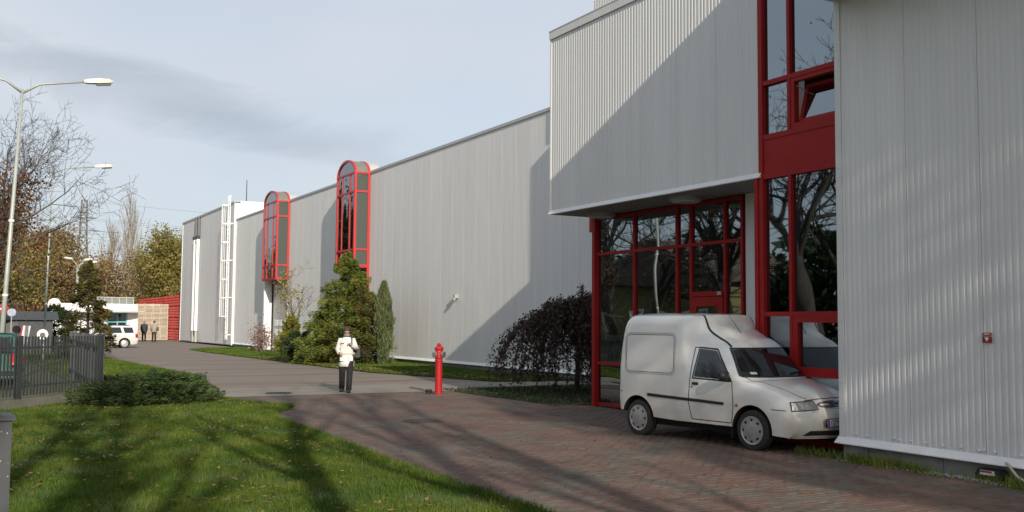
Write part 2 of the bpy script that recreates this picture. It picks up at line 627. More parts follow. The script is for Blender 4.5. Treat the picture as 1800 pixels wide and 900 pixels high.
# the bed lies so that paver tops are level with the ground of the far road
pvs, pfs = paver_block()
PZ = 0.014
for gflag, mm_ in ((False, m_pav_red), (True, m_pav_grey)):
    me = MB().add(pvs, pfs).mesh('paver', mm_)
    for i in np.where(single & (grey == gflag))[0]:
        o = bpy.data.objects.new('paver', me)
        COL.objects.link(o)
        o.parent = forecourt
        o.location = (cx[i], cy[i], PZ + (hz[i] - 0.052))
        o.rotation_euler = (rng.normal(0, .006), rng.normal(0, .006), rng.normal(0, .01))
rest = np.where(~single)[0]
base = np.array(pvs)
nv = len(base)
ang = rng.normal(0, .01, len(rest))
V = np.empty((len(rest), nv, 3))
V[:, :, 0] = cx[rest][:, None] + base[:, 0] * np.cos(ang)[:, None] - base[:, 1] * np.sin(ang)[:, None]
V[:, :, 1] = cy[rest][:, None] + base[:, 0] * np.sin(ang)[:, None] + base[:, 1] * np.cos(ang)[:, None]
V[:, :, 2] = base[:, 2] + (PZ + hz[rest] - 0.052)[:, None]
idx = (np.array(pfs)[None] + (np.arange(len(rest)) * nv)[:, None, None]).reshape(-1, 4)
me = raw_mesh('pavers', V.reshape(-1, 3), 4, attr_paver_mat(), idx)
at = me.attributes.new('paver_kind', 'FLOAT', 'POINT')
at.data.foreach_set('value', np.repeat(grey[rest].astype(np.float32), nv))
pv = link('pavers', me)
pv.parent = forecourt
tag(pv, kind='stuff')


# ============================================================ CLADDING
_pan = {}


def panel_mesh(w, h, ribs=12, d=0.009):
    key = (round(w, 3), round(h, 3), d)
    if key in _pan:
        return _pan[key]
    pitch = w / ribs
    prof = [(0.0, 0.02), (0.006, 0.0)]
    for k in range(ribs):
        a = k * pitch
        prof += [(a + pitch * .30, 0.0), (a + pitch * .42, d), (a + pitch * .72, d), (a + pitch * .84, 0.0)]
    prof += [(w - 0.006, 0.0), (w, 0.02)]
    b = MB()
    b.grid([[(x, y, z) for y, x in prof] for z in (0, h)])
    me = b.mesh('panel', M['panel'])
    me.flip_normals()
    _pan[key] = me
    return me


def clad(parent, X, y0, y1, z0, z1, pitch=1.03, d=.009):
    """a run of profiled sheets on a wall that faces -X"""
    n = max(1, round((y1 - y0) / pitch))
    w = (y1 - y0) / n
    me = panel_mesh(w, z1 - z0, 12, d)
    for k in range(n):
        o = bpy.data.objects.new('panel', me)
        COL.objects.link(o)
        o.parent = parent
        o.location = Vector((X, y0 + k * w, z0)) - parent.location


def clad_y(parent, Y, x0, x1, z0, z1, pitch=1.03):
    """the same on a wall that faces -Y"""
    n = max(1, round((x1 - x0) / pitch))
    w = (x1 - x0) / n
    me = panel_mesh(w, z1 - z0)
    for k in range(n):
        o = bpy.data.objects.new('panel', me)
        COL.objects.link(o)
        o.parent = parent
        o.rotation_euler = (0, 0, math.radians(90))
        o.location = Vector((x0 + (k + 1) * w, Y, z0)) - parent.location


def drip(parent, X, y0, y1, z, out=0.09, h=0.09, m=None):
    """sloping drip flashing along the foot of a wall that faces -X"""
    b = MB().prism([(X + .02, z + h), (X - .006, z + h), (X - out, z + .012), (X - out, z), (X + .02, z)], y0, y1, 'y')
    return put('flashing', b, m or M['white_trim'], parent)


# ============================================================ OFFICE BLOCK on the right
OX, OY = 10.4, 9.58
off = thing('office_block', (OX, OY, 0), 'grey ribbed sheet metal office block at the right edge, nearest the camera', 'building')
put('wall_core', MB().box(OX + .025, 26, -24, OY - .004, .2, 8.4), M['core'], off)
clad(off, OX, -6.0, OY - .1, .27, 6.2, 1.03, .0065)
put('corner_trim', MB().box(OX - .012, OX + .3, OY - .1, OY, .27, 6.2), M['panel'], off)
drip(off, OX, -24, OY + .02, .2)
put('upper_storey', MB().box(9.52, 26.02, -24, OY + .003, 6.2, 8.45), M['panel'], off)
sm = MB().lathe([(.011, 0), (.011, .006), (.004, .010)], 8, axis='x').mesh('screw', M['screw'])
for y in [9.3, 9.12, 8.7, 8.62, 8.45, 8.22, 7.98, 7.74, 7.5, 7.44, 7.3, 6.98, 6.75, 6.52, 6.3, 6.0]:
    o = link('screw', sm, off, Vector((OX - .008, y, .34 + random.uniform(-.01, .01))) - off.location)
    o.scale = (-1.6, 1.6, 1.6)
for z in np.arange(.6, 6.1, .42):
    o = link('screw', sm, off, Vector((OX - .012, OY - .05 + random.uniform(-.006, .006), z + random.uniform(-.08, .08))) - off.location)
    o.scale = (-1, 1, 1)
y = OY - .03
k = 0
while y > -3:
    w = [0.42, 1.12, 1.05, 1.15, 1.1][k % 5]
    put('plinth_block', MB().box(OX + .03 + .004 * (k % 2), OX + .3, y - w + .012, y, -.05, .198), M['concrete'], off)
    y -= w
    k += 1

# ============================================================ ENTRANCE BUILDING
EX, EY0, EY1 = 11.0, 11.66, 18.03
ent = thing('entrance_building', (EX, EY0, 0), 'entrance building with overhanging ribbed upper storey and dark red-framed glass below', 'building')
put('upper_storey', MB().box(EX + .025, 17.4, EY0 + .05, EY1, 4.1, 7.98), M['core'], ent)
clad(ent, EX, EY0 + .004, EY1 - .03, 4.14, 7.86, 1.05, .007)
put('corner_trim', MB().box(EX - .012, EX + .05, EY1 - .03, EY1 + .012, 4.12, 7.9), M['panel'], ent)
b = MB().box(EX - .03, EX + .3, EY0, EY1 + .03, 7.86, 8.02)
put('roof_edge', b, M['panel'], ent)
put('roof_cap', MB().box(EX - .035, EX + .32, EY0, EY1 + .035, 8.02, 8.045), M['roof_trim'], ent)
drip(ent, EX, EY0, EY1 + .01, 4.07, 0.05, .085)
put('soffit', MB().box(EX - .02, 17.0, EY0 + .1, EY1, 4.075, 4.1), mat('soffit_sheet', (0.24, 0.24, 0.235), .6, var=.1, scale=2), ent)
for (x, y) in ((11.75, 17.2), (11.55, 14.2)):
    l_ = put('ceiling_lamp', MB().lathe([(.30, 4.075), (.30, 4.02), (.27, 3.99)], 24, (x, y, 0)), mat('lamp_rim', (.3, .3, .29), .5), ent)
    put('lens', MB().lathe([(.25, 3.99), (.22, 3.975)], 24, (x, y, 0)), mat('lamp_lens', (.55, .55, .52), .3), l_)
# ground-floor core behind the glass
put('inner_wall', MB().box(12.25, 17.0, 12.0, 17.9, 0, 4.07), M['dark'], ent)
put('grey_pier', MB().box(12.09, 12.24, 11.9, 13.22, 0, 4.07), M['panel'], ent)


def glazing(parent, X, ys, zs, skip=(), fw=.06, fd=.10, m_f=None, m_g=None, zspans=None, doors=()):
    """red framed curtain wall facing -X: posts at ys, rails at zs; every pane is a part"""
    m_f = m_f or M['red']
    m_g = m_g or M['glass']
    for y in ys:
        put('mullion', MB().box(X - fd / 2, X + fd / 2, y - fw / 2, y + fw / 2, zs[0] - fw / 2, zs[-1] + fw / 2), m_f, parent)
    for z in zs:
        for i in range(len(ys) - 1):
            if (i, round(z, 2)) in skip:
                continue
            put('transom', MB().box(X - fd / 2 + .004, X + fd / 2 - .004, ys[i] + fw / 2, ys[i + 1] - fw / 2, z - fw / 2, z + fw / 2), m_f, parent)
    for i in range(len(ys) - 1):
        lv = [z for z in zs if (i, round(z, 2)) not in skip]
        for j in range(len(lv) - 1):
            if (i, j) in doors:
                continue
            t = [random.uniform(-.0022, .0022) for _ in range(3)]
            x0 = X + .012
            vs = [(x0 + t[0], ys[i] + fw / 2, lv[j] + fw / 2), (x0 + t[1], ys[i + 1] - fw / 2, lv[j] + fw / 2), (x0 + t[2], ys[i + 1] - fw / 2, lv[j + 1] - fw / 2), (x0 + t[0] + t[2] - t[1], ys[i] + fw / 2, lv[j + 1] - fw / 2)]
            bb = MB().add(vs + [(v[0] + .012, v[1], v[2]) for v in vs], [(0, 3, 2, 1), (4, 5, 6, 7), (0, 1, 5, 4), (1, 2, 6, 5), (2, 3, 7, 6), (3, 0, 4, 7)])
            put('pane', bb, m_g, parent)


ys = [13.3, 13.75, 14.70, 15.12, 16.50, 17.86]
zs = [0.06, 0.93, 3.26, 4.02]
sk = {(1, 0.93), (1, 0.06)}
glazing(ent, 12.1, ys, zs, skip=sk | {(0, 0.93), (2, 0.93)}, fw=.062, fd=.065)
put('corner_post', MB().box(12.03, 12.16, 17.86, 17.97, 0.0, 4.07), M['red'], ent)
# door leaf between the second and third post
put('door_head', MB().box(12.04, 12.14, 13.79, 14.66, 2.28, 2.37), M['red'], ent)
db = MB()
for (y0, y1, z0, z1) in ((13.79, 13.93, .05, 2.27), (14.52, 14.66, .05, 2.27), (13.93, 14.52, 2.1, 2.27), (13.93, 14.52, .05, .3), (13.93, 14.52, 1.0, 1.1)):
    db.box(12.05, 12.11, y0, y1, z0, z1)
door = put('door', db, M['red'], ent)
put('pane', MB().box(12.075, 12.085, 13.93, 14.52, .3, 1.0), M['glass'], door)
put('pane', MB().box(12.075, 12.085, 13.93, 14.52, 1.1, 2.1), M['glass'], door)
put('handle', MB().tube([(12.0, 14.5, .95), (11.99, 14.5, 1.2)], .014, 8), M['steel'], door)
put('pane', MB().box(12.108, 12.118, 13.79, 14.66, 2.37, 3.22), M['glass'], ent)
put('door_closer', MB().box(12.02, 12.05, 13.8, 13.9, 2.3, 2.36), M['galv'], ent)

# the tall red window strip between upper storey and office block
GX = 11.06
ys2 = [8.9, 10.0, 11.06, 11.66]
for y in (8.9, 10.0, 11.06, 11.66):
    pass
put('tall_mullion', MB().box(GX - .07, GX + .07, 11.62, 11.71, 0, 9.6), M['red'], ent)
put('tall_mullion', MB().box(GX - .085, GX + .07, 11.72, 11.80, 0, 4.07), M['red'], ent)
put('tall_mullion', MB().box(GX - .06, GX + .06, 11.03, 11.09, 0, 4.05), M['red'], ent)
put('tall_mullion', MB().box(GX - .06, GX + .06, 11.03, 11.09, 4.72, 9.6), M['red'], ent)
put('end_frame', MB().box(GX - .06, GX + .06, 8.6, 8.7, 0, 9.6), M['red'], ent)
put('spandrel', MB().box(GX - .05, GX + .05, 8.7, 11.62, 4.12, 4.66), M['red'], ent)
for z, h in ((.03, .02), (1.93, .035), (4.08, .04), (4.70, .04), (5.56, .035), (7.3, .035), (9.55, .05)):
    put('tall_transom', MB().box(GX - .062, GX + .055, 8.7, 11.62, z - h, z + h), M['red'], ent)


def pane2(y0, y1, z0, z1, m='glass'):
    t = random.uniform(-.003, .003)
    s = random.uniform(-.003, .003)
    vs = [(GX + t, y0, z0), (GX - t + s, y1, z0), (GX - t, y1, z1), (GX + t - s, y0, z1)]
    bb = MB().add(vs + [(v[0] + .014, v[1], v[2]) for v in vs], [(0, 3, 2, 1), (4, 5, 6, 7), (0, 1, 5, 4), (1, 2, 6, 5), (2, 3, 7, 6), (3, 0, 4, 7)])
    put('pane', bb, M[m], ent)


for (z0, z1) in ((.1, 1.895), (1.965, 4.04), (4.74, 5.525), (5.595, 7.265), (7.335, 9.5)):
    pane2(11.09, 11.62, z0, z1)
for (z0, z1) in ((1.965, 4.04), (5.595, 7.265), (7.335, 9.5)):
    pane2(8.7, 11.03, z0, z1)
# lower right: red framed leaf
fr = MB()
for (y0, y1, z0, z1) in ((8.7, 11.03, 1.80, 1.895), (10.93, 11.03, .1, 1.8), (8.7, 8.8, .1, 1.8), (8.8, 10.93, 1.0, 1.14), (8.8, 10.93, .05, .11)):
    fr.box(GX - .055, GX + .05, y0, y1, z0, z1)
leaf_fr = put('window_leaf', fr, M['red'], ent)
put('pane', MB().box(GX, GX + .012, 8.8, 10.93, 1.14, 1.8), M['glass'], leaf_fr)
put('lower_pane', MB().box(GX - .0, GX + .012, 8.8, 10.93, .11, 1.0), M['glass'], leaf_fr)
# open tilting sash: hung at its top, foot swung out, dark room behind
fr = MB()
for (y0, y1, z0, z1) in ((8.7, 11.03, 5.46, 5.525), (8.7, 11.03, 4.74, 4.82), (10.95, 11.03, 4.82, 5.46), (8.7, 8.8, 4.82, 5.46)):
    fr.box(GX - .05, GX + .05, y0, y1, z0, z1)
tw = put('tilting_window', fr, M['red'], ent)
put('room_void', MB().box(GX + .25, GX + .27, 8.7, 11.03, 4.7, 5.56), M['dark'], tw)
sash = MB()
Ht = .60


def tilt(y, h, o=0.0):
    # bottom hinged hopper sash leaning inwards: h up from the sill
    a = math.radians(15)
    return (GX + .02 + math.sin(a) * h + o * math.cos(a), y, 4.84 + math.cos(a) * h - o * math.sin(a))


def tiltbox(b, y0, y1, h0, h1, o0, o1):
    vs = [tilt(y, h, o) for o in (o0, o1) for h in (h0, h1) for y in (y0, y1)]
    b.add(vs, [(0, 2, 3, 1), (4, 5, 7, 6), (0, 1, 5, 4), (2, 6, 7, 3), (0, 4, 6, 2), (1, 3, 7, 5)])


for (y0, y1, h0, h1) in ((8.82, 10.93, 0, .05), (8.82, 10.93, .56, .61), (10.87, 10.93, .05, .56), (8.82, 8.88, .05, .56)):
    tiltbox(sash, y0, y1, h0, h1, 0, .045)
put('sash', sash, M['red'], tw)
pb = MB()
tiltbox(pb, 8.88, 10.87, .05, .56, .015, .025)
put('pane', pb, M['glass'], tw)
put('stay', MB().bar((GX, 10.94, 5.4), tilt(10.9, .5), .015), M['galv'], tw)

# ============================================================ WAREHOUSE
WX = 17.0
wh = thing('warehouse', (WX, 24, 0), 'long light grey ribbed metal warehouse with two red arched bay windows', 'building')
put('wall_core', MB().box(WX + .025, 60, 17.5, 70.05, .2, 8.86), M['core'], wh)
WH_GAPS = []
clad(wh, WX, 24.05, 69.95, .27, 8.82, 1.02, .0035)
put('roof_edge', MB().box(WX - .04, WX + .4, 23.9, 70.0, 8.82, 8.93), M['roof_trim'], wh)
drip(wh, WX, 24.05, 60.2, .2, .1, .1)
drip(wh, WX, 60.5, 69.95, .2, .1, .1)
k = 0
y = 24.1
while y < 69.5:
    put('plinth_block', MB().box(WX + .03 + .004 * (k % 2), WX + .3, y, min(69.95, y + 2.9) - .012, -.05, .198), M['concrete'], wh)
    y += 2.9
    k += 1
# taller stair block where the warehouse meets the entrance
st = put('stair_block', MB().box(16.1, 30, 12.0, 24.0, 8.1, 9.3), M['panel'], wh)
put('plant_room', MB().box(16.35, 30, 12.0, 24.36, 9.3, 11.4), M['panel'], wh)
put('stair_wall', MB().box(16.1, 17.4, 18.1, 24.0, .2, 8.1), M['panel'], wh)
for k in range(5):
    o = link('panel', panel_mesh(1.03, 2.0), wh, Vector((16.335, 19.2 + k * 1.03, 9.35)) - wh.location)
cw = MB()
for (z0, z1, x0, x1) in ((4.42, 4.5, 16.05, 16.5), (4.85, 4.93, 16.05, 16.5), (4.5, 4.85, 16.05, 16.12), (4.5, 4.85, 16.44, 16.5)):
    cw.box(x0, x1, 24.0, 24.12, z0, z1)
cw.box(16.05, 16.1, 23.6, 24.0, 4.42, 4.93)
cwo = put('corner_window', cw, M['red'], wh)
put('pane', MB().box(16.12, 16.44, 24.02, 24.05, 4.5, 4.85), M['bay_glass'], cwo)


def bay(y0, y1, zb, lower):
    """arched red bay window standing 0.8 m out of the wall"""
    X0, X1 = 16.2, 16.98
    zs_ = 8.82
    rise = .72
    yc, hw = (y0 + y1) / 2, (y1 - y0) / 2
    f = MB()
    fw = .11

    def arc(r, n=18):
        return [(yc + (hw - r) * math.cos(math.pi * k / n), zs_ + (rise - r) * math.sin(math.pi * k / n)) for k in range(n + 1)]
    # two arched ribs (front and at the wall) with posts
    for xa, xb in ((X0, X0 + fw), (X1 - fw, X1)):
        o_, i_ = arc(0), arc(fw)
        for k in range(len(o_) - 1):
            f.add([(xa, *o_[k]), (xa, *o_[k + 1]), (xa, *i_[k + 1]), (xa, *i_[k]), (xb, *o_[k]), (xb, *o_[k + 1]), (xb, *i_[k + 1]), (xb, *i_[k])],
                  [(0, 3, 2, 1), (4, 5, 6, 7), (0, 1, 5, 4), (3, 7, 6, 2)])
        for ya, yb in ((y0, y0 + fw), (y1 - fw, y1)):
            f.box(xa, xb, ya, yb, zb, zs_)
    # rails on the sides and the front
    rows_ = [zb + .06, zb + .82, 7.93, zs_]
    for z in rows_:
        h = .045
        f.box(X0 + .01, X0 + .09, y0 + fw, y1 - fw, z - h, z + h)
        for ya, yb in ((y0 + .01, y0 + .09), (y1 - .09, y1 - .01)):
            f.box(X0 + fw, X1 - fw, ya, yb, z - h, z + h)
    m1, m2 = y0 + hw * .58, y1 - hw * .58
    for ym in (m1, m2):
        f.box(X0 + .015, X0 + .085, ym - .035, ym + .035, zb, zs_)
    f.box(X0 + .02, X1, y0 + .02, y1 - .02, zb - .03, zb + .02)
    o = put('bay_window', f, M['red_bay'], wh)
    # vault of the arch
    a1, a2 = arc(.03), arc(.05)
    v = MB()
    for k in range(len(a1) - 1):
        v.add([(X0 + fw, *a1[k]), (X0 + fw, *a1[k + 1]), (X1 - fw, *a1[k + 1]), (X1 - fw, *a1[k])], [(0, 1, 2, 3)])
    put('vault', v, mat('bay_vault', (.17, .165, .14), .35, var=.1, scale=4), o)
    v = MB().prism(arc(.03) + [(y0, 8.6), (y1, 8.6)][::-1], WX - .02, WX + .5, 'x')
    put('vault_stub', v, M['roof_trim'], o)
    # panes
    cols = [(y0 + fw, m1 - .035), (m1 + .035, m2 - .035), (m2 + .035, y1 - fw)]
    rr = [(rows_[0] + .045, rows_[1] - .045), (rows_[1] + .045, rows_[2] - .045), (rows_[2] + .045, rows_[3] - .045)]
    for (ya, yb) in cols:
        for (za, zb_) in rr:
            t = random.uniform(-.004, .004)
            put('pane', MB().add([(X0 + .05 + t, ya, za), (X0 + .05 - t, yb, za), (X0 + .05 - t, yb, zb_), (X0 + .05 + t, ya, zb_)], [(0, 3, 2, 1)]), M['bay_glass'], o)
    tym = arc(fw)
    put('pane', MB().add([(X0 + .05, a, b_) for a, b_ in tym], [tuple(range(len(tym)))]), M['bay_glass'], o)
    for ya in (y0 + .05, y1 - .05):
        for (za, zb_) in rr:
            put('pane', MB().add([(X0 + fw, ya, za), (X1 - fw, ya, za), (X1 - fw, ya, zb_), (X0 + fw, ya, zb_)], [(0, 1, 2, 3)]), M['bay_side_glass'], o)
    if lower:
        lf = MB()
        for (ya, yb, za, zb_) in ((y0, y0 + .13, 2.35, zb - .03), (y1 - .13, y1, 2.35, zb - .03), (y0 + .13, y1 - .13, 2.35, 2.47), (yc - .04, yc + .04, 2.47, zb - .03), (y0 + .13, y1 - .13, 3.3, 3.38)):
            lf.box(WX - .12, WX + .02, ya, yb, za, zb_)
        lo = put('lower_window', lf, M['red_bay'], wh)
        for (ya, yb) in ((y0 + .13, yc - .04), (yc + .04, y1 - .13)):
            for (za, zb_) in ((2.47, 3.3), (3.38, zb - .03)):
                put('pane', MB().box(WX - .05, WX - .04, ya, yb, za, zb_), M['bay_glass'], lo)
    return o


bay(44.2, 46.75, 4.36, True)
bay(57.15, 60.05, 4.24, False)
# sectional door below the far bay, with a white fin wall beside it
put('fin_wall', MB().box(16.42, 17.0, 60.22, 60.48, 0, 4.24), M['white_wall'], wh)
dr = put('loading_door', MB().box(WX - .05, WX + .01, 57.2, 60.1, .1, 4.2), mat('door_grey', (.42, .42, .41), .5, var=.06, scale=3), wh)
for zz in (.95, 1.5):
    for k in range(3):
        ya = 57.5 + k * .8
        put('window', MB().box(WX - .07, WX - .05, ya, ya + .62, zz, zz + .38), M['white_wall'], dr)
        put('pane', MB().box(WX - .076, WX - .07, ya + .07, ya + .55, zz + .05, zz + .33), M['bay_glass'], dr)
put('door_edge', MB().box(WX - .12, WX - .05, 60.1, 60.2, 0, 4.2), M['dark'], wh)
al = put('wall_lamp', MB().box(WX - .16, WX, 34.65, 34.8, 2.72, 2.86).box(WX - .2, WX - .1, 34.68, 34.77, 2.64, 2.74), M['galv'], wh)

# ---- taller end block
EBX = 16.86
eb = thing('tall_end_block', (EBX, 70, 0), 'taller grey block at the far end of the warehouse, with a white caged ladder', 'building')
put('wall_core', MB().box(EBX + .025, 60, 70.1, 88.2, .1, 10.1), M['core'], eb)
clad(eb, EBX, 70.12, 81.0, .15, 10.05, 1.03, .0015)
clad(eb, EBX, 82.9, 88.0, .15, 10.05, 1.03, .0015)
put('end_cladding', MB().box(EBX + .002, 60, 70.02, 70.1, .1, 10.12), M['white_wall'], eb)
put('roof_edge', MB().box(EBX - .05, EBX + .4, 70.02, 88.25, 10.05, 10.18), M['roof_trim'], eb)
put('roof_edge', MB().box(EBX + .4, 60, 69.98, 70.2, 10.12, 10.2), M['white_wall'], eb)
put('corner_trim', MB().box(EBX - .03, EBX + .05, 88.0, 88.22, .1, 10.05), M['white_wall'], eb)
put('recess', MB().box(EBX + .0, EBX + .02, 81.0, 82.9, .15, 10.05), mat('recess_grey', (.3, .3, .3), .6), eb)
for y in (81.25, 82.35):
    pp = put('downpipe', MB().box(EBX - .22, EBX, y, y + .34, 1.0, 8.3), M['white_wall'], eb)
    put('pipe_shoe', MB().box(EBX - .16, EBX, y + .06, y + .28, .1, 1.0), M['galv'], pp)
    put('hopper', MB().box(EBX - .25, EBX, y - .04, y + .38, 8.3, 8.55), M['black'], pp)
    put('inlet', MB().box(EBX - .14, EBX, y + .06, y + .28, 8.55, 10.05), mat('pipe_dark', (.12, .12, .12), .5), pp)
ld = MB()
for y in (70.3, 70.75):
    ld.box(EBX - .28, EBX - .22, y - .03, y + .03, .5, 10.6)
lad = put('caged_ladder', ld, M['white_wall'], eb)
rg = MB().tube([(0, -.225, 0), (0, .225, 0)], .016, 6).mesh('rung', M['white_wall'])
for z in np.arange(.6, 10.4, .3):
    link('rung', rg, lad, (EBX - .25, 70.525, z))
hp = MB()
for k in range(10):
    a0, a1 = math.pi * k / 10, math.pi * (k + 1) / 10
    hp.bar((-.0 - .5 * math.sin(a0), .34 * math.cos(a0), 0), (-.5 * math.sin(a1), .34 * math.cos(a1), 0), .02, .045)
hpm = hp.mesh('hoop', M['white_wall'])
for z in np.linspace(2.1, 9.9, 7):
    link('hoop', hpm, lad, (EBX - .25, 70.525, z))
for a in (20, 55, 90, 125, 160):
    a = math.radians(a)
    x, y = EBX - .25 - .5 * math.sin(a), 70.525 + .34 * math.cos(a)
    put('cage_bar', MB().box(x - .014, x + .014, y - .014, y + .014, 2.1, 9.95), M['white_wall'], lad)
for z in (.8, 3.4, 6, 8.6):
    put('bracket', MB().box(EBX - .25, EBX + .2, 70.28, 70.33, z, z + .05).box(EBX - .25, EBX + .2, 70.72, 70.77, z, z + .05), M['white_wall'], lad)
put('antenna', MB().tube([(20.1, 79.7, 10.1), (20.1, 79.7, 13.1)], [.05, .03], 6), M['bark_grey'], eb)


# ============================================================ VEGETATION
def grow(seed, height, r0, levels=4, spread=0.9, up_pull=0.25, first=0.25, kids=(9, 6, 5, 4), ratio=0.55, wig=0.16, sides=(8, 6, 5, 4, 3), lean=(0, 0), fan=None, minr=0.006):
    """limb skeleton of a broadleaf tree -> MB of tubes, list of twig points (pos, dir)"""
    R = random.Random(seed)
    b = MB()
    tips = []

    def rv(s):
        return Vector((R.gauss(0, s), R.gauss(0, s), R.gauss(0, s)))

    def branch(p, d, L, r, lev):
        n = max(3, int(5 - lev * .5)) + (2 if lev == 0 else 0)
        pts, rad = [p.copy()], [r]
        for i in range(n):
            d = (d + rv(wig) + Vector((0, 0, up_pull * (0.25 if lev else .05)))).normalized()
            p = p + d * (L / n)
            pts.append(p.copy())
            rad.append(max(minr * .7, r * (1 - .8 * (i + 1) / n)))
        b.tube(pts, rad, sides[min(lev, len(sides) - 1)], cap=False)
        if lev >= levels:
            for q in pts[1:]:
                tips.append((q, d))
            return
        if lev == levels - 1:
            tips.extend((q, d) for q in pts[2:])
        nk = kids[min(lev, len(kids) - 1)]
        for k in range(nk):
            t = first + (1 - first) * (k + R.random()) / nk if lev == 0 else .2 + .8 * (k + R.random()) / nk
            x = t * n
            i = min(n - 1, int(x))
            q = pts[i].lerp(pts[i + 1], x - i)
            dd = (pts[i + 1] - pts[i]).normalized()
            side = dd.orthogonal().normalized()
            side.rotate(Matrix.Rotation(R.uniform(0, 2 * math.pi), 3, dd))
            a = spread * R.uniform(.65, 1.15) * (1.0 if lev else (1.15 - .5 * t))
            nd = (dd * math.cos(a) + side * math.sin(a)).normalized()
            Lk = L * ratio * R.uniform(.7, 1.2) * ((1.25 - .75 * t) if lev == 0 else (1.1 - .4 * t))
            branch(q, nd, Lk, max(minr, rad[i] * .58), lev + 1)
    branch(Vector((0, 0, 0)), Vector((lean[0], lean[1], 1)).normalized(), height * .8, r0, 0)
    return b, tips


def leaves_at(pts, n, size, seed, jitter=.25, aspect=.55, droop=0.0):
    """n leaf quads scattered round the given points -> (N*4,3)"""
    g = np.random.default_rng(seed)
    P = np.array([tuple(p) for p in pts])
    c = P[g.integers(0, len(P), n)] + g.normal(0, jitter, (n, 3))
    return leaf_quads(c, g, size, aspect, droop)


def leaf_quads(c, g, size, aspect=.55, droop=0.0, axis=None):
    n = len(c)
    if axis is None:
        a = g.normal(0, 1, (n, 3))
        a[:, 2] -= droop
    else:
        a = axis + g.normal(0, .25, (n, 3))
    a /= np.linalg.norm(a, axis=1)[:, None] + 1e-9
    b = np.cross(a, g.normal(0, 1, (n, 3)))
    b /= np.linalg.norm(b, axis=1)[:, None] + 1e-9
    s = size * g.uniform(.6, 1.3, n)[:, None]
    V = np.empty((n, 4, 3))
    V[:, 0] = c - a * s * .5
    V[:, 1] = c + b * s * aspect * .5
    V[:, 2] = c + a * s * .5
    V[:, 3] = c - b * s * aspect * .5
    return V.reshape(-1, 3)


def plant(name, loc, label, cat, group=None, rot=0.0, scale=1.0):
    o = thing(name, loc, label, cat, group, rot, True)
    o.scale = (scale,) * 3
    return o


L_olive = leaf_mat('autumn_olive', (0.150, 0.138, 0.037), (0.325, 0.275, 0.081), (0.400, 0.300, 0.100), .5)
L_brown = leaf_mat('autumn_brown', (0.180, 0.120, 0.054), (0.324, 0.240, 0.108), (0.396, 0.300, 0.144), .5)
L_yellow = leaf_mat('autumn_yellow', (0.180, 0.162, 0.036), (0.396, 0.324, 0.090), (0.432, 0.324, 0.108), .4)
L_rust = leaf_mat('rust_leaf', (0.130, 0.046, 0.021), (0.286, 0.111, 0.039), (0.325, 0.169, 0.065), 1.2)
L_conifer = leaf_mat('conifer_needles', (0.065, 0.10, 0.02), (0.23, 0.265, 0.05), (0.38, 0.27, 0.07), 2.6, .4)
L_conifer_brown = leaf_mat('conifer_brown', (0.055, 0.06, 0.018), (0.15, 0.13, 0.035), (0.25, 0.13, 0.04), 3.0, .3)
L_juniper = leaf_mat('juniper_needles', (0.029, 0.053, 0.018), (0.082, 0.123, 0.037), (0.131, 0.156, 0.057), 2.5, .25)
L_gold = leaf_mat('golden_thuja', (0.12, 0.135, 0.018), (0.27, 0.26, 0.035), (0.3, 0.22, 0.05), 3.0, .3)
L_blue = leaf_mat('columnar_juniper', (0.07, 0.095, 0.04), (0.17, 0.20, 0.085), (0.22, 0.18, 0.08), 3.0, .3)
L_weep = leaf_mat('weeping_leaves', (0.035, 0.024, 0.02), (0.09, 0.058, 0.045), (0.12, 0.10, 0.09), 2.0, .15)
L_dark = leaf_mat('dark_evergreen', (0.014, 0.031, 0.013), (0.036, 0.066, 0.022), (0.060, 0.084, 0.024), 2.0, .2)


def broad_tree(name, loc, label, seed, height, r0, bark, leaf=None, nleaf=0, lsize=.2, jitter=.3, group=None, rot=0, scale=1.0, **kw):
    root = plant(name, loc, label, 'tree', group, rot, scale)
    b, tips = grow(seed, height, r0, **kw)
    put('trunk', b, bark, root, smooth=True, loc=(0, 0, 0))
    if leaf:
        pts = [t[0] for t in tips]
        me = raw_mesh('crown', leaves_at(pts, nleaf, lsize, seed, jitter), 4, leaf)
        link('crown', me, root, (0, 0, 0))
    return root


# ---- big half-bare tree at the left edge, brown leaves still on it
t = broad_tree('bare_tree', (.35, 38.0, 0), 'half-bare tree with rusty brown leaves rising at the left edge behind the lamp post', 23, 9.8, .2, M['bark_grey'],
               levels=4, kids=(13, 6, 5, 4), spread=1.0, up_pull=.2, first=.34, ratio=.66, wig=.13, minr=.009)
t.scale = (.74, .74, .86)
g = np.random.default_rng(5)
tr = [o for o in t.children if o.name.startswith('trunk')][0]
tv = np.array([v.co[:] for v in tr.data.vertices])
sel = tv[(tv[:, 2] > 2.5) & (tv[:, 2] < 7.6) & (np.hypot(tv[:, 0], tv[:, 1]) < 3.2 + .7 * np.sin(tv[:, 2] * 1.7))]
link('crown', raw_mesh('crown', leaves_at(sel, 3400, .15, 5, .16, .6), 4, L_rust), t, (0, 0, 0))

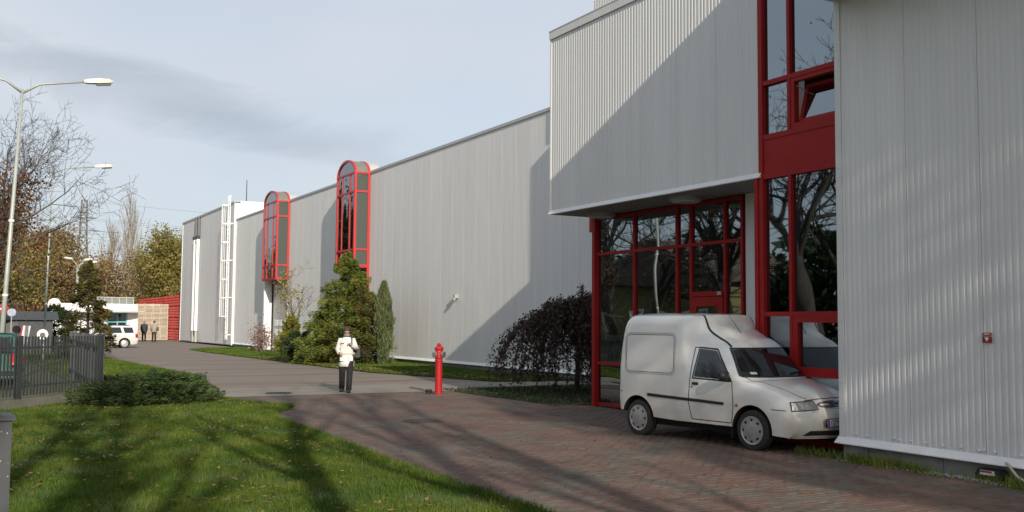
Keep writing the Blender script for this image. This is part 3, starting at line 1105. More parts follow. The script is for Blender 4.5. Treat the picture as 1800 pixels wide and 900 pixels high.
# ---- trees across the back, each an individual; three shapes with their own leaf colours
BG = [
    ('broad olive-yellow tree behind the gatehouse, beside the warehouse corner', L_yellow, (23.0, 128, 0), 11.2, 31, 3.2),
    ('round olive tree behind the wooden crate stacks', L_olive, (18.8, 118, 0), 10.2, 32, 3.0),
    ('brown-topped tree behind the gatehouse, below the pylon', L_brown, (13.2, 122, 0), 11.0, 33, 3.4),
    ('pale brown spreading tree left of the pylon', L_brown, (9.0, 112, 0), 9.5, 34, 3.2),
    ('olive tree between the left lamp post and the gatehouse', L_olive, (5.4, 104, 0), 8.8, 35, 3.0),
    ('olive-brown tree behind the dark hut roof at the left', L_olive, (1.6, 98, 0), 9.0, 36, 3.0),
    ('brown tree at the left edge behind the hut', L_brown, (-3.0, 105, 0), 10.0, 37, 3.0),
    ('tall thin-leaved brown tree behind the half-bare tree', L_brown, (7.5, 135, 0), 14.0, 38, 3.0),
    ('low yellowish tree just above the red crates', L_yellow, (26.5, 140, 0), 10.0, 39, 3.0),
]
for (lab, lm, loc, h, sd_, sp) in BG:
    broad_tree('autumn_tree', loc, lab, sd_, h * 1.17, .24, M['bark_grey'], lm, 19000, .30, .65, 'autumn trees across the background', levels=3, kids=(12, 7, 5), spread=1.0, up_pull=.12, first=.12, ratio=.55, wig=.14, sides=(6, 4, 3, 3), minr=.02)
for (x, y, h, sd_, lab) in ((18.3, 127, 16.5, 41, 'tall bare upright poplar behind the olive trees, next to the warehouse corner'), (16.6, 134, 14.5, 42, 'slender bare poplar just left of the taller bare poplar')):
    broad_tree('bare_poplar', (x, y, 0), lab, sd_, h, .2, M['bark_pale'], group='bare poplars', levels=2, kids=(26, 9), spread=.30, up_pull=.75, first=.15, ratio=.55, wig=.05, sides=(6, 4, 3), minr=.022)
# thicket of red-brown shrubs at the foot of the trees
g = np.random.default_rng(8)
th = MB()
for k in range(420):
    x, y = g.uniform(-6, 9.5), g.uniform(90, 97)
    h = g.uniform(1.6, 3.6)
    dx, dy = g.normal(0, .35, 2)
    th.tube([(x, y, 0), (x + dx * .4, y + dy * .4, h * .55), (x + dx, y + dy, h)], [.03, .022, .01], 3, cap=False)
tag(put('thicket', th, mat('red_twigs', (.17, .065, .04), .8, var=.3, scale=2)), 'mass of thin red-brown shrub stems at the foot of the background trees', 'shrubs', kind='stuff')
# far wood closing the horizon between the trees
g = np.random.default_rng(9)
n = 26000
x = g.uniform(-120, 75, n)
y = 165 + g.uniform(0, 14, n) + .1 * np.abs(x)
top = 7.5 + 2.2 * np.sin(x * .23) + 1.6 * np.sin(x * .61 + 1)
z = top * g.random(n) ** .8
far = raw_mesh('far_wood', leaf_quads(np.stack([x, y, z], 1), g, 1.0, .7), 4, L_brown)
tag(link('far_wood', far), 'far-off belt of brown autumn woodland along the horizon', 'woodland', kind='stuff')


# ---- conifers
def conifer(seed, height, radius, nbr, nneedle, droop=.15, size=.16, aspect=.30, base=0.05, power=.8, sprays=True, open_=.25):
    """whorled boughs with needle sprays along them -> limb MB, needle verts"""
    g = np.random.default_rng(seed)
    b = MB()
    b.tube([(0, 0, 0), (0, 0, height * .5), (0, 0, height)], [height * .018 + .02, height * .011, .008], 6, cap=False)
    cs, ax = [], []
    per = max(4, nneedle // nbr)
    for k in range(nbr):
        t = base + (1 - base) * (k + g.random()) / nbr
        a = g.uniform(0, 2 * math.pi)
        L = radius * (1 - t) ** power * g.uniform(.62, 1.15) + .08
        z0 = t * height
        d = np.array([math.cos(a), math.sin(a), 0])
        rise = g.uniform(-.1, .35) * L
        tip = d * L + np.array([0, 0, rise - droop * L])
        mid = d * L * .55 + np.array([0, 0, rise * .7])
        if L > .25:
            b.tube([(0, 0, z0), tuple(mid + [0, 0, z0]), tuple(tip + [0, 0, z0])], [.016 + .008 * L, .010, .004], 3, cap=False)
        s = g.random(per) ** .6 * (1 - open_) + open_
        p = (2 * s * (1 - s))[:, None] * mid * 1.0 + (s ** 2)[:, None] * tip
        side = np.cross(d, [0, 0, 1])
        w = L * .33 * (1.15 - s)
        p = p + side * (g.uniform(-1, 1, per) * w)[:, None] + np.array([0, 0, 1]) * g.normal(0, .05 + .02 * L, per)[:, None]
        p[:, 2] += z0
        dirs = d * 1.0 + side * (g.normal(0, .7, per))[:, None] + np.array([0, 0, -.25])
        cs.append(p)
        ax.append(dirs)
    c = np.concatenate(cs)
    A = np.concatenate(ax)
    return b, leaf_quads(c, g, size, aspect, axis=A)


def conifer_thing(name, loc, label, seed, h, r, nbr, nn, lm, **kw):
    o = plant(name, loc, label, 'tree')
    b, V = conifer(seed, h, r, nbr, nn, **kw)
    put('trunk', b, M['bark'], o, loc=(0, 0, 0))
    link('crown', raw_mesh('crown', V, 4, lm), o, (0, 0, 0))
    return o


conifer_thing('conifer', (14.45, 40.1, 0), 'largest green conifer in front of the warehouse, behind the woman in white', 51, 4.65, 2.3, 230, 44000, L_conifer, power=.78, size=.135, aspect=.24, droop=.12)
conifer_thing('conifer', (14.8, 39.3, 0), 'browning conifer merged into the right side of the largest green conifer', 52, 3.2, 1.2, 90, 10000, L_conifer_brown, power=.7, size=.13, aspect=.24)
conifer_thing('conifer', (13.75, 40.4, 0), 'bushy conifer merged into the left side of the largest green conifer', 53, 2.7, 1.1, 100, 15000, L_conifer, power=.6, size=.13, aspect=.24)
conifer_thing('conifer', (5.25, 48.3, 0), 'olive and brown conifer between the metal fence and the gatehouse', 54, 4.35, 1.45, 105, 10500, L_conifer_brown, power=.7, size=.17)
conifer_thing('golden_thuja', (12.95, 43.0, 0), 'small cone-shaped golden green thuja left of the big conifer', 55, 1.95, .75, 130, 9000, L_gold, power=.75, size=.11, droop=-.5, open_=.4)
conifer_thing('dark_shrub', (13.1, 42.0, 0), 'low dark green shrub between golden thuja and big conifer', 56, 1.25, .95, 70, 7000, L_dark, power=.35, size=.12, droop=0)
conifer_thing('dark_evergreen', (5.3, 66.0, 0), 'round dark evergreen bush left of the gatehouse sign', 57, 2.6, 1.5, 90, 9000, L_dark, power=.45, size=.16, droop=.05)


def columnar(loc, label, seed, h, r, n, lm):
    o = plant('columnar_juniper', loc, label, 'tree')
    g = np.random.default_rng(seed)
    put('trunk', MB().tube([(0, 0, 0), (0, 0, h * .9)], [.05, .01], 6), M['bark'], o, loc=(0, 0, 0))
    t = g.random(n) ** .85
    prof = np.sin(np.clip(t * 1.04, 0, 1) * math.pi * .93 + .22) ** .7
    a = g.uniform(0, 2 * math.pi, n)
    rr = r * prof * (g.random(n) ** .35) * (1 + .2 * np.sin(a * 3 + t * 7) + .22 * np.sin(a * 5 - t * 17)) + np.abs(g.normal(0, .03, n))
    c = np.stack([rr * np.cos(a), rr * np.sin(a), .1 + t * (h - .1)], 1)
    A = np.stack([.22 * np.cos(a), .22 * np.sin(a), np.ones(n)], 1)
    link('crown', raw_mesh('crown', leaf_quads(c, g, .22, .16, axis=A), 4, lm), o, (0, 0, 0))


columnar((15.4, 38.3, 0), 'narrow upright blue-green juniper at the right of the big conifer', 61, 3.55, .33, 9000, L_blue)
columnar((15.3, 41.2, 0), 'narrow pale juniper tip behind the big conifer under the near bay window', 62, 4.1, .33, 6000, L_blue)
# thin bare sapling beside them
broad_tree('bare_sapling', (14.2, 46.0, 0), 'thin leafless sapling between the big conifer and the far bay window', 63, 5.0, .05, M['bark_grey'], None, 0, .12, .05, levels=3, kids=(9, 5, 3), spread=.75, up_pull=.2, ratio=.5, sides=(5, 4, 3, 3), minr=.006)
broad_tree('autumn_sapling', (13.55, 42.6, 0), 'thin sapling with yellow leaves sticking out left of the big conifer', 64, 4.9, .05, M['bark_grey'], L_yellow, 420, .13, .08, levels=2, kids=(12, 6), spread=.45, up_pull=.5, ratio=.4, sides=(5, 4, 3, 3), minr=.006)
# pale pink shrub at the fin wall
g = np.random.default_rng(66)
ps = plant('pale_shrub', (15.6, 57.6, 0), 'small pale pinkish shrub beside the white fin wall', 'shrub')
c = g.normal(0, 1, (1600, 3)) * [.3, .35, .42] + [0, 0, .75]
link('crown', raw_mesh('crown', leaf_quads(c, g, .11, .6), 4, leaf_mat('pale_leaf', (.2, .12, .1), (.42, .3, .26), None, 2)), ps, (0, 0, 0))
put('stem', MB().tube([(0, 0, 0), (0, 0, .8)], [.03, .01], 5), M['bark'], ps, loc=(0, 0, 0))


# ---- spreading juniper by the fence
def juniper(loc, label, seed, rx, ry, h, n, rot):
    o = plant('spreading_juniper', loc, label, 'shrub', 'spreading junipers by the fence', rot)
    g = np.random.default_rng(seed)
    b = MB()
    cs, ax = [], []
    nb = 170
    per = n // nb
    for k in range(nb):
        a = g.uniform(0, 2 * math.pi)
        q = g.random() ** .5
        ex, ey = rx * q * math.cos(a), ry * q * math.sin(a)
        L = .55 + .35 * g.random()
        bz = h * (1 - q ** 2.6) * g.uniform(.55, 1.0)
        d = np.array([math.cos(a) + g.normal(0, .35), math.sin(a) + g.normal(0, .35), .12 + g.uniform(-.1, .15)])
        d /= np.linalg.norm(d)
        p0 = np.array([ex, ey, max(.04, bz * .6)]) - d * L * .45
        p0[2] = max(.03, p0[2])
        tip = p0 + d * L
        tip[2] = min(tip[2], h * 1.08)
        b.tube([(ex * .2, ey * .2, .02), tuple(p0), tuple(tip)], [.016, .012, .004], 3, cap=False)
        s = g.random(per)
        p = p0 + (tip - p0) * s[:, None]
        side = np.cross(d, [0, 0, 1])
        side /= np.linalg.norm(side)
        spread = .17 * (1.1 - s)
        p += side * (g.normal(0, 1, per) * spread)[:, None]
        p[:, 2] += g.normal(0, .035, per) - .25 * np.abs(g.normal(0, .06, per))
        p[:, 2] = np.maximum(p[:, 2], .02)
        cs.append(p)
        ax.append(d + side * g.normal(0, .55, per)[:, None] + np.array([0, 0, .12]))
    put('stem', b, M['bark'], o, loc=(0, 0, 0))
    link('foliage', raw_mesh('foliage', leaf_quads(np.concatenate(cs), g, .105, .2, axis=np.concatenate(ax)), 4, L_juniper), o, (0, 0, 0))


juniper((3.85, 22.3, .02), 'large low spreading dark green juniper in front of the fence end', 71, 1.0, .95, 1.0, 36000, .35)
juniper((3.0, 22.1, .02), 'smaller low juniper hugging the left side of the large spreading juniper', 72, .62, .7, .74, 15000, 0)
juniper((3.9, 25.4, .02), 'low juniper behind the large spreading juniper, past the fence end', 73, .95, 1.0, .68, 16000, 0)

# ---- weeping tree next to the glass corner
wt = plant('weeping_tree', (14.1, 21.75, 0), 'dark umbrella-shaped weeping tree with small brown leaves beside the glass corner', 'tree')
g = np.random.default_rng(81)
b = MB()
b.tube([(0, 0, 0), (.05, 0, 1.0), (-.03, .03, 1.75)], [.075, .06, .05], 7)
cs = []
for k in range(310):
    a = g.uniform(0, 2 * math.pi)
    R_ = g.uniform(.45, 1.6) * (1.0 + .10 * math.sin(3 * a) + .38 * math.cos(a - 2.63))
    topz = 2.34 - .40 * (R_ / 1.75) ** 2 + g.normal(0, .12)
    endz = g.uniform(.1, .5) if R_ > 1.0 else g.uniform(.5, 1.3)
    dx, dy = math.cos(a), math.sin(a)
    pts = []
    for s in np.linspace(0, 1, 9):
        if s < .4:
            u = s / .4
            p = np.array([dx * R_ * .62 * u, dy * R_ * .62 * u, 1.7 + (topz - 1.7) * math.sin(u * math.pi / 2)])
        else:
            u = (s - .4) / .6
            p = np.array([dx * R_ * (.62 + .38 * math.sin(u * math.pi / 2)), dy * R_ * (.62 + .38 * math.sin(u * math.pi / 2)), topz + (endz - topz) * u ** 1.5])
        p[:2] += g.normal(0, .03, 2)
        pts.append(p)
    b.tube([tuple(p) for p in pts], [.018, .016, .013, .011, .009, .007, .006, .005, .004], 3, cap=False)
    P = np.array(pts)
    m_ = 74
    s = g.uniform(2.2, 8, m_)
    i = np.minimum(7, s.astype(int))
    cs.append(P[i] + (P[i + 1] - P[i]) * (s - i)[:, None] + g.normal(0, .045, (m_, 3)))
put('trunk', b, mat('weeping_bark', (.035, .03, .027), .9), wt, loc=(0, 0, 0))
C_ = np.concatenate(cs)
C_[:, 2] = np.maximum(C_[:, 2], .05)
link('crown', raw_mesh('crown', leaf_quads(C_, g, .082, .62, droop=.8), 4, L_weep), wt, (0, 0, 0))


# ---- street trees on the far side of the fence and behind the viewer: they stand in the glass and throw the shade on the forecourt
MIRROR = [
    (-4.0, 40.0, 12.5, 91, 'bare street tree mirrored in the left pane of the entrance glass'),
    (-3.2, 36.4, 13, 92, 'thick bare street tree mirrored behind the pale pole in the entrance glass'),
    (-6.0, 34.0, 12, 93, 'bare street tree mirrored in the right panes of the entrance glass'),
    (-5.0, 26.2, 13, 94, 'bare street tree mirrored in the tall red-framed window'),
    (-8.5, 28.0, 12, 95, 'second bare street tree mirrored in the tall red-framed window'),
    (-8.0, 46.0, 12, 96, 'bare street tree mirrored at the left edge of the entrance glass'),
]
for (x, y, h, s_, lab) in MIRROR:
    broad_tree('street_tree', (x, y, 0), lab, s_, h, .30, M['bark'], L_brown, 500, .12, .15, 'bare street trees across the fence', levels=4, kids=(11, 7, 5, 4), spread=.85, up_pull=.2, first=.25, ratio=.58, wig=.17, sides=(7, 5, 4, 3, 3), minr=.012)
TALL = [(-3.5, 92, 201, 'first'), (-8.0, 99, 202, 'second'), (-4.5, 107, 203, 'third'), (-11.0, 112, 204, 'fourth'), (-6.0, 121, 205, 'fifth'), (-13.0, 128, 206, 'sixth')]
for (x, y, s_, w_) in TALL:
    broad_tree('dark_tree', (x, y, 0), 'tall dark tree mirrored in the red bay windows, %s along the street' % w_, s_, 17.5, .35, M['bark'], L_dark, 7000, .55, .7, 'dark trees mirrored in the bay windows', levels=3, kids=(11, 6, 4), spread=.85, up_pull=.25, first=.15, ratio=.42, wig=.12, sides=(6, 4, 3, 3), minr=.03)
SHADE = [
    (-1.75, -2.5, 15.0, .25, 101, 'bare tree behind the viewer throwing the left slanting shadow on the lawn'),
    (.45, -3.4, 15.5, .26, 102, 'bare tree behind the viewer throwing the right trunk shadow on the lawn'),
    (-1.1, -6.5, 16.0, .28, 105, 'bare tree behind the viewer throwing the middle trunk shadow on the lawn'),
    (-3.4, -9.5, 17.0, .27, 106, 'bare tree behind the viewer throwing fine twig shadows on the left of the lawn'),
    (1.9, -7.0, 16.0, .26, 107, 'bare tree behind the viewer throwing fine twig shadows on the near paving'),
    (2.9, -9.0, 15.0, .27, 103, 'bare tree behind the viewer throwing branch shadows on the paving'),
]
for (x, y, h, r_, s_, lab) in SHADE:
    broad_tree('street_tree', (x, y, 0), lab, s_, h, r_, M['bark'], None, 0, .2, .3, 'street trees behind the viewer', levels=3, kids=(11, 6, 4), spread=.6, up_pull=.45, first=.42, ratio=.34, wig=.075, sides=(8, 5, 4, 3, 3), minr=.014)
oak = broad_tree('street_tree', (6.0, -17.0, 0), 'leafy oak behind the viewer dappling the office block wall and the van', 104, 17.5, .3, M['bark'], None, 0, .2, .3, 'street trees behind the viewer', levels=3, kids=(10, 6, 5), spread=.75, up_pull=.3, first=.4, ratio=.42, wig=.12, sides=(7, 5, 4, 3, 3), minr=.014)
g = np.random.default_rng(77)
n = 9500
c = g.normal(0, 1, (n, 3))
c /= np.linalg.norm(c, axis=1)[:, None]
c *= (g.random(n) ** .4)[:, None] * [2.75, 2.6, 4.6]
gap = 1.3 * np.sin(c[:, 2] * 1.9 - .8 * c[:, 1] + .25 * c[:, 0]) + .3 * np.sin(c[:, 0] * 2.7 + c[:, 1] * 1.9)
c = c[gap > -.55]
link('crown', raw_mesh('crown', leaf_quads(c + [.15, 0, 13.2], g, .26, .6), 4, L_brown), oak, (0, 0, 0))


# ---- grass, fallen leaves, ground cover
def blades(name, c, g, hgt, wid, m, label, lean=.45):
    n = len(c)
    a = g.uniform(0, 2 * math.pi, n)
    h = hgt * g.uniform(.45, 1.25, n)
    w = wid * g.uniform(.7, 1.3, n)
    dirx, diry = np.cos(a), np.sin(a)
    la = g.uniform(0, 2 * math.pi, n)
    lx, ly = np.cos(la) * lean * h * g.random(n), np.sin(la) * lean * h * g.random(n)
    V = np.empty((n, 3, 3))
    V[:, 0] = c + np.stack([-dirx * w, -diry * w, 0 * h], 1)
    V[:, 1] = c + np.stack([dirx * w, diry * w, 0 * h], 1)
    V[:, 2] = c + np.stack([lx, ly, h], 1)
    o = link(name, raw_mesh(name, V.reshape(-1, 3), 3, m))
    return tag(o, label, 'grass', kind='stuff')


L_grass = leaf_mat('grass_blades', (0.040, 0.085, 0.009), (0.105, 0.155, 0.018), (0.19, 0.19, 0.04), .9, .3)


def scatter(poly, n, g, box, dens=None):
    x = g.uniform(box[0], box[1], n)
    y = g.uniform(box[2], box[3], n)
    k = inside(x, y, poly)
    if dens is not None:
        k &= g.random(n) < dens(x, y)
    return x[k], y[k]


g = np.random.default_rng(111)
thin = lambda x, y: np.clip(.62 + .5 * np.sin(x * 3.1 + 1.3 * np.sin(y * 2.2)) * np.sin(y * 2.7 + .9 * np.sin(x * 4.1)), .15, 1)
x1, y1 = scatter(LAWN1, 270000, g, (-.3, 5.2, 5.5, 15), thin)
x2, y2 = scatter(LAWN1, 140000, g, (-.3, 6.3, 15, 24), thin)
x3, y3 = scatter(LAWN1, 60000, g, (2.9, 7.0, 24, 55))
x = np.concatenate([x1, x2, x3])
y = np.concatenate([y1, y2, y3])
hgt = .055 * np.where(y > 24, 1.3, 1.0)
blades('grass', np.stack([x, y, np.full(x.shape, .02)], 1), g, hgt, .0045 * np.where(y > 15, 1.6, 1) * np.where(y > 24, 2, 1), L_grass, 'short green grass of the lawn at the lower left')
x, y = scatter(LAWN2, 90000, g, (12.3, 17, 26, 66))
blades('grass', np.stack([x, y, np.full(x.shape, .025)], 1), g, .07, .011, L_grass, 'short green grass strip along the foot of the warehouse')
# longer ragged blades along the lawn edge
ex, ey = [], []
E_ = [(4.73, 5), (4.74, 11.2), (4.99, 15.5), (5.1, 18.4), (6.1, 20.2), (5.48, 21.6), (5.15, 23.3)]
for (ax_, ay_), (bx_, by_) in zip(E_[:-1], E_[1:]):
    n = int(math.hypot(bx_ - ax_, by_ - ay_) * 700)
    t = g.random(n)
    ex.append(ax_ + (bx_ - ax_) * t + g.normal(0, .05, n) + .03 * np.sin(t * 40))
    ey.append(ay_ + (by_ - ay_) * t + g.normal(0, .05, n))
ex, ey = np.concatenate(ex), np.concatenate(ey)
blades('grass', np.stack([ex, ey, np.full(ex.shape, .012)], 1), g, .085, .0055, L_grass, 'ragged grass fringe hanging over the paving edge', .8)
nt = 120
tx, ty = scatter(LAWN1, nt * 3, g, (.2, 5.2, 6, 20))
tx, ty = np.repeat(tx, 26) + g.normal(0, .035, len(tx) * 26), np.repeat(ty, 26) + g.normal(0, .035, len(ty) * 26)
blades('grass', np.stack([tx, ty, np.full(tx.shape, .02)], 1), g, .10, .005, leaf_mat('tuft_blades', (0.06, 0.10, 0.015), (0.14, 0.175, 0.03), (0.24, 0.21, 0.06), .9, .3), 'longer yellowish tufts standing out of the lawn', .8)
# weeds and gravel along the office block plinth
n = 5200
y = g.uniform(6.0, 10.1, n)
x = 10.26 - np.abs(g.normal(0, .10, n)) - .06 * (np.sin(y * 5) > .2) * g.random(n)
k = (g.random(n) < np.clip((np.sin(y * 3.1) + .6), .15, 1)) & ((y > 8.6) | (g.random(n) < .4))
blades('grass', np.stack([x, y, np.full(n, .012)], 1)[k], g, .13, .007, leaf_mat('weed_blades', (0.07, 0.12, 0.015), (0.19, 0.24, 0.035), (0.28, 0.22, 0.07), 2.5, .35), 'weeds along the foot of the office block', .9)
n = 2600
y = g.uniform(5.5, 9.3, n)
x = 10.30 - np.abs(g.normal(0, .09, n))
c = np.stack([x, y, np.full(n, .022)], 1)
s = g.uniform(.006, .016, n)[:, None]
oc = np.array([(1, 0, 0), (0, 1, 0), (-1, 0, 0), (0, -1, 0), (0, 0, .8)])
V = (c[:, None] + oc[None] * s[:, :, None] * g.uniform(.7, 1.3, (n, 5, 1))).reshape(-1, 3)
idx = (np.array([(0, 1, 4), (1, 2, 4), (2, 3, 4), (3, 0, 4)])[None] + (np.arange(n) * 5)[:, None, None]).reshape(-1, 3)
tag(link('gravel', raw_mesh('gravel', V, 3, mat('gravel_stone', (.3, .28, .24), .8, var=.4, scale=60), idx)), 'pale gravel along the office block plinth', 'gravel', kind='stuff')

L_fall = leaf_mat('fallen_leaf', (0.10, 0.05, 0.02), (0.26, 0.17, 0.05), (0.34, 0.22, 0.09), 6, .1)


def fallen(c, g, size, label):
    n = len(c)
    a = g.uniform(0, 2 * math.pi, n)
    ax = np.stack([np.cos(a), np.sin(a), g.normal(0, .25, n)], 1)
    bx = np.stack([-np.sin(a), np.cos(a), g.normal(0, .25, n)], 1)
    s = size * g.uniform(.6, 1.4, n)[:, None]
    V = np.empty((n, 4, 3))
    V[:, 0], V[:, 1], V[:, 2], V[:, 3] = c - ax * s, c + bx * s * .6, c + ax * s, c - bx * s * .6
    return tag(link('fallen_leaves', raw_mesh('fallen_leaves', V.reshape(-1, 3), 4, L_fall)), label, 'leaves', kind='stuff')


x, y = scatter(LAWN1, 7000, g, (-.3, 6.3, 6, 24), lambda x, y: .25 + .75 * (np.sin(x * 2.3 + 1.2 * np.sin(y * 1.1)) * np.sin(y * 1.7) > .25))
fallen(np.stack([x, y, np.full(x.shape, .06) + g.normal(0, .012, x.shape)], 1), g, .028, 'brown fallen leaves scattered over the near lawn')
x, y = scatter(LAWN2, 5200, g, (12.3, 16.5, 26, 48), lambda x, y: np.clip(1.5 - (x - np.interp(y, [26, 29.3, 33, 48], [14.2, 13.5, 12.7, 12.5])) * 1.1, 0, 1))
fallen(np.stack([x, y, np.full(x.shape, .08)], 1), g, .045, 'yellow fallen leaves along the edge of the warehouse lawn')
x = g.uniform(11.2, 16, 900)
y = g.uniform(18.3, 23.8, 900)
fallen(np.stack([x, y, np.full(900, .035)], 1), g, .035, 'fallen leaves on the dark planting bed')
x, y = scatter(FORE, 420, g, (4.8, 12, 6, 23))
fallen(np.stack([x, y, np.full(x.shape, .026)], 1), g, .022, 'few dry leaves lying on the paved forecourt')
x, y = g.uniform(11.2, 16.8, 9000), g.uniform(18.3, 23.9, 9000)
blades('ground_cover', np.stack([x, y, np.full(9000, .015)], 1), g, .07, .012, L_dark, 'dark ground cover under the weeping tree', 1.2)


# ============================================================ FENCE, LAMPS, SIGNS
def fence(A, B, label, spacing, top, wall_h, posts, seed, capped=True):
    A, B = Vector((*A, 0)), Vector((*B, 0))
    d = (B - A)
    L = d.length
    d.normalize()
    root = thing('metal_fence', A, label, 'fence', None, math.atan2(d.y, d.x), True)
    if wall_h:
        put('footing_wall', MB().box(0, L, -.11, .11, -.05, wall_h), mat('old_concrete', (.13, .125, .10), .9, var=.3, scale=3, bump=.006, bscale=25), root, loc=(0, 0, 0))
    pm = MB().box(-.0165, .0165, -.012, .012, wall_h + .06, top).mesh('picket', M['fence'])
    R = random.Random(seed)
    x = spacing * .5
    while x < L:
        if min(abs(x - p) for p in posts) > .06:
            o = link('picket', pm, root, (x, -.035 + R.uniform(-.004, .004), R.uniform(-.006, .006)))
            o.rotation_euler = (0, R.uniform(-.006, .006), 0)
        x += spacing
    for p in posts:
        q = put('post', MB().box(p - .045, p + .045, -.045, .045, wall_h, top + .02), M['fence'], root, loc=(0, 0, 0))
    for z in (wall_h + .25, top - .22):
        put('rail', MB().box(0, L, -.018, .03, z - .02, z + .02), M['fence'], root, loc=(0, 0, 0))
    return root


fence((-4.2, 16.2), (2.86, 23.6), 'dark grey metal picket fence on a low concrete wall running in from the left edge', .092, 1.42, .2, [.05, 2.5, 4.95, 7.75, 10.18], 1)
fence((2.9, 23.75), (3.12, 33.0), 'dark grey picket fence running away behind the front fence end', .10, 1.40, .05, [2.5, 5.0, 7.5, 9.2], 2)
# painted steel post close to the viewer at the lower left edge
gp = thing('gate_post', (.17, 5.62, 0), 'chipped grey steel gate post cut off by the lower left corner', 'post')
m_chip = mat('chipped_paint', (.045, .048, .054), .55, var=.1, scale=30)
n_, l_ = m_chip.node_tree.nodes, m_chip.node_tree.links
nz_ = n_.new('ShaderNodeTexNoise')
nz_.inputs['Scale'].default_value = 55
rp_ = n_.new('ShaderNodeValToRGB')
rp_.color_ramp.elements[0].position = .69
rp_.color_ramp.elements[1].position = .73
mx_ = n_.new('ShaderNodeMix')
mx_.data_type = 'RGBA'
gg_ = n_.new('ShaderNodeNewGeometry')
l_.new(gg_.outputs['Position'], nz_.inputs['Vector'])
l_.new(nz_.outputs['Fac'], rp_.inputs[0])
l_.new(rp_.outputs[0], mx_.inputs[0])
mx_.inputs[6].default_value = (.045, .048, .054, 1)
mx_.inputs[7].default_value = (.5, .5, .5, 1)
l_.new(mx_.outputs[2], n_['Principled BSDF'].inputs['Base Color'])
put('shaft', MB().box(.08, .272, 5.53, 5.71, 0, 1.255), m_chip, gp)
put('cap', MB().box(.065, .288, 5.515, 5.725, 1.255, 1.268).box(.08, .272, 5.53, 5.71, 1.268, 1.28), m_chip, gp)


def street_lamp(base, top, arms, label, r=(.075, .045), hl=.62):
    """tapered pole with side arms; arms: list of (dx, dz)"""
    root = thing('street_lamp', base, label, 'street lamp', 'street lamps')
    b, t_ = Vector(base), Vector(top)
    m_pole = M['galv']
    put('pole', MB().tube([b, b.lerp(t_, .35), t_], [r[0] * 1.25, r[0], r[1]], 12), m_pole, root, smooth=True)
    put('base_sleeve', MB().tube([b, b + Vector((0, 0, .9))], r[0] * 1.6, 12), m_pole, root, smooth=True)
    for z in (.30, .55):
        p = b.lerp(t_, z)
        put('band', MB().lathe([(r[0] * 1.2, -.03), (r[0] * 1.2, .03)], 12, p), M['paint_white'], root)
    for dx, dz in arms:
        s = 1 if dx > 0 else -1
        e = t_ + Vector((dx, 0, dz))
        a = put('arm', MB().tube([t_ - Vector((0, 0, .1)), t_ + Vector((dx * .25, 0, dz * .45)), e], [r[1], .032, .026], 8), m_pole, root, smooth=True)
        ang = .13 * s
        u = Vector((s * math.cos(.13), 0, math.sin(.13)))
        v = Vector((-u.z * s, 0, abs(u.x)))
        h = MB()
        for (t0, hw, zt, zb) in ((-.12, .06, .05, -.03), (.0, .10, .07, -.05), (.3, .12, .085, -.055), (.55, .11, .06, -.05), (.64, .06, .02, -.03)):
            c = e + u * t0 * (hl / .62)
            h.v += [tuple(c + Vector((0, -hw, 0)) + v * zb), tuple(c + Vector((0, hw, 0)) + v * zb), tuple(c + Vector((0, hw * .75, 0)) + v * zt), tuple(c + Vector((0, -hw * .75, 0)) + v * zt)]
        for i in range(4):
            for k in range(4):
                h.f.append((i * 4 + k, i * 4 + (k + 1) % 4, (i + 1) * 4 + (k + 1) % 4, (i + 1) * 4 + k))
                h.m.append(0)
        h.f += [(3, 2, 1, 0), (16, 17, 18, 19)]
        h.m += [0, 0]
        hd_ = put('lamp_head', h, mat('lamp_housing', (.55, .54, .46), .45), root)
        lz = MB()
        for t0, hw in ((.2, .085), (.58, .075)):
            c = e + u * t0 * (hl / .62)
            lz.v += [tuple(c + Vector((0, sy * hw, 0)) + v * zz) for zz in (-.05, -.105) for sy in (-1, 1)]
        lz.f += [(0, 1, 5, 4), (2, 6, 7, 3), (0, 2, 3, 1), (4, 5, 7, 6), (0, 4, 6, 2), (1, 3, 7, 5)]
        lz.m += [0] * 6
        put('lens', lz, mat('lamp_glass', (.12, .12, .11), .2), hd_)
    return root


street_lamp((1.09, 30, 0), (1.39, 30, 8.04), [(1.66, .42), (-1.6, .42)], 'tall pale two-armed street lamp at the left edge, leaning slightly', (.062, .036))
street_lamp((3.35, 46.5, 0), (3.45, 46.5, 8.1), [(1.75, .35)], 'street lamp with its head among the bare branches of the half-bare tree', (.042, .028))
street_lamp((8.0, 81, 0), (8.0, 81, 5.6), [(-.5, .75), (.45, .7)], 'short two-headed lamp behind the conifer left of the gatehouse', (.06, .04), .5)
street_lamp((8.6, 88, 0), (8.6, 88, 6.2), [(1.0, .3)], 'single-armed lamp behind the gatehouse', (.06, .04), .5)

# ---- small street signs seen over the fence
s = thing('stop_sign', (2.35, 62, 0), 'small red octagonal sign on a white post above the dark hut', 'sign')
put('post', MB().tube([(2.35, 62, 0), (2.35, 62, 2.6)], .035, 6), M['paint_white'], s)
put('plate', MB().prism([(2.35 + .3 * math.cos(math.radians(22.5 + 45 * k)), 2.35 + .3 * math.sin(math.radians(22.5 + 45 * k))) for k in range(8)], 61.93, 61.96, 'y'), M['paint_red'], s)
put('bar', MB().box(2.18, 2.52, 61.915, 61.93, 2.3, 2.4), M['paint_white'], s)
s = thing('round_sign', (2.75, 61, 0), 'small round grey-blue sign on a thin post right of the red octagonal sign', 'sign')
put('post', MB().tube([(2.75, 61, 0), (2.75, 61, 2.2)], .03, 6), M['galv'], s)
put('plate', MB().lathe([(.22, 0), (.22, .03)], 16, (2.75, 60.93, 2.15), 'y'), mat('sign_blue', (.35, .4, .5), .5), s)
s = thing('leaning_board', (1.95, 34.5, 0), 'white leaning notice board with red edge just above the fence', 'sign')
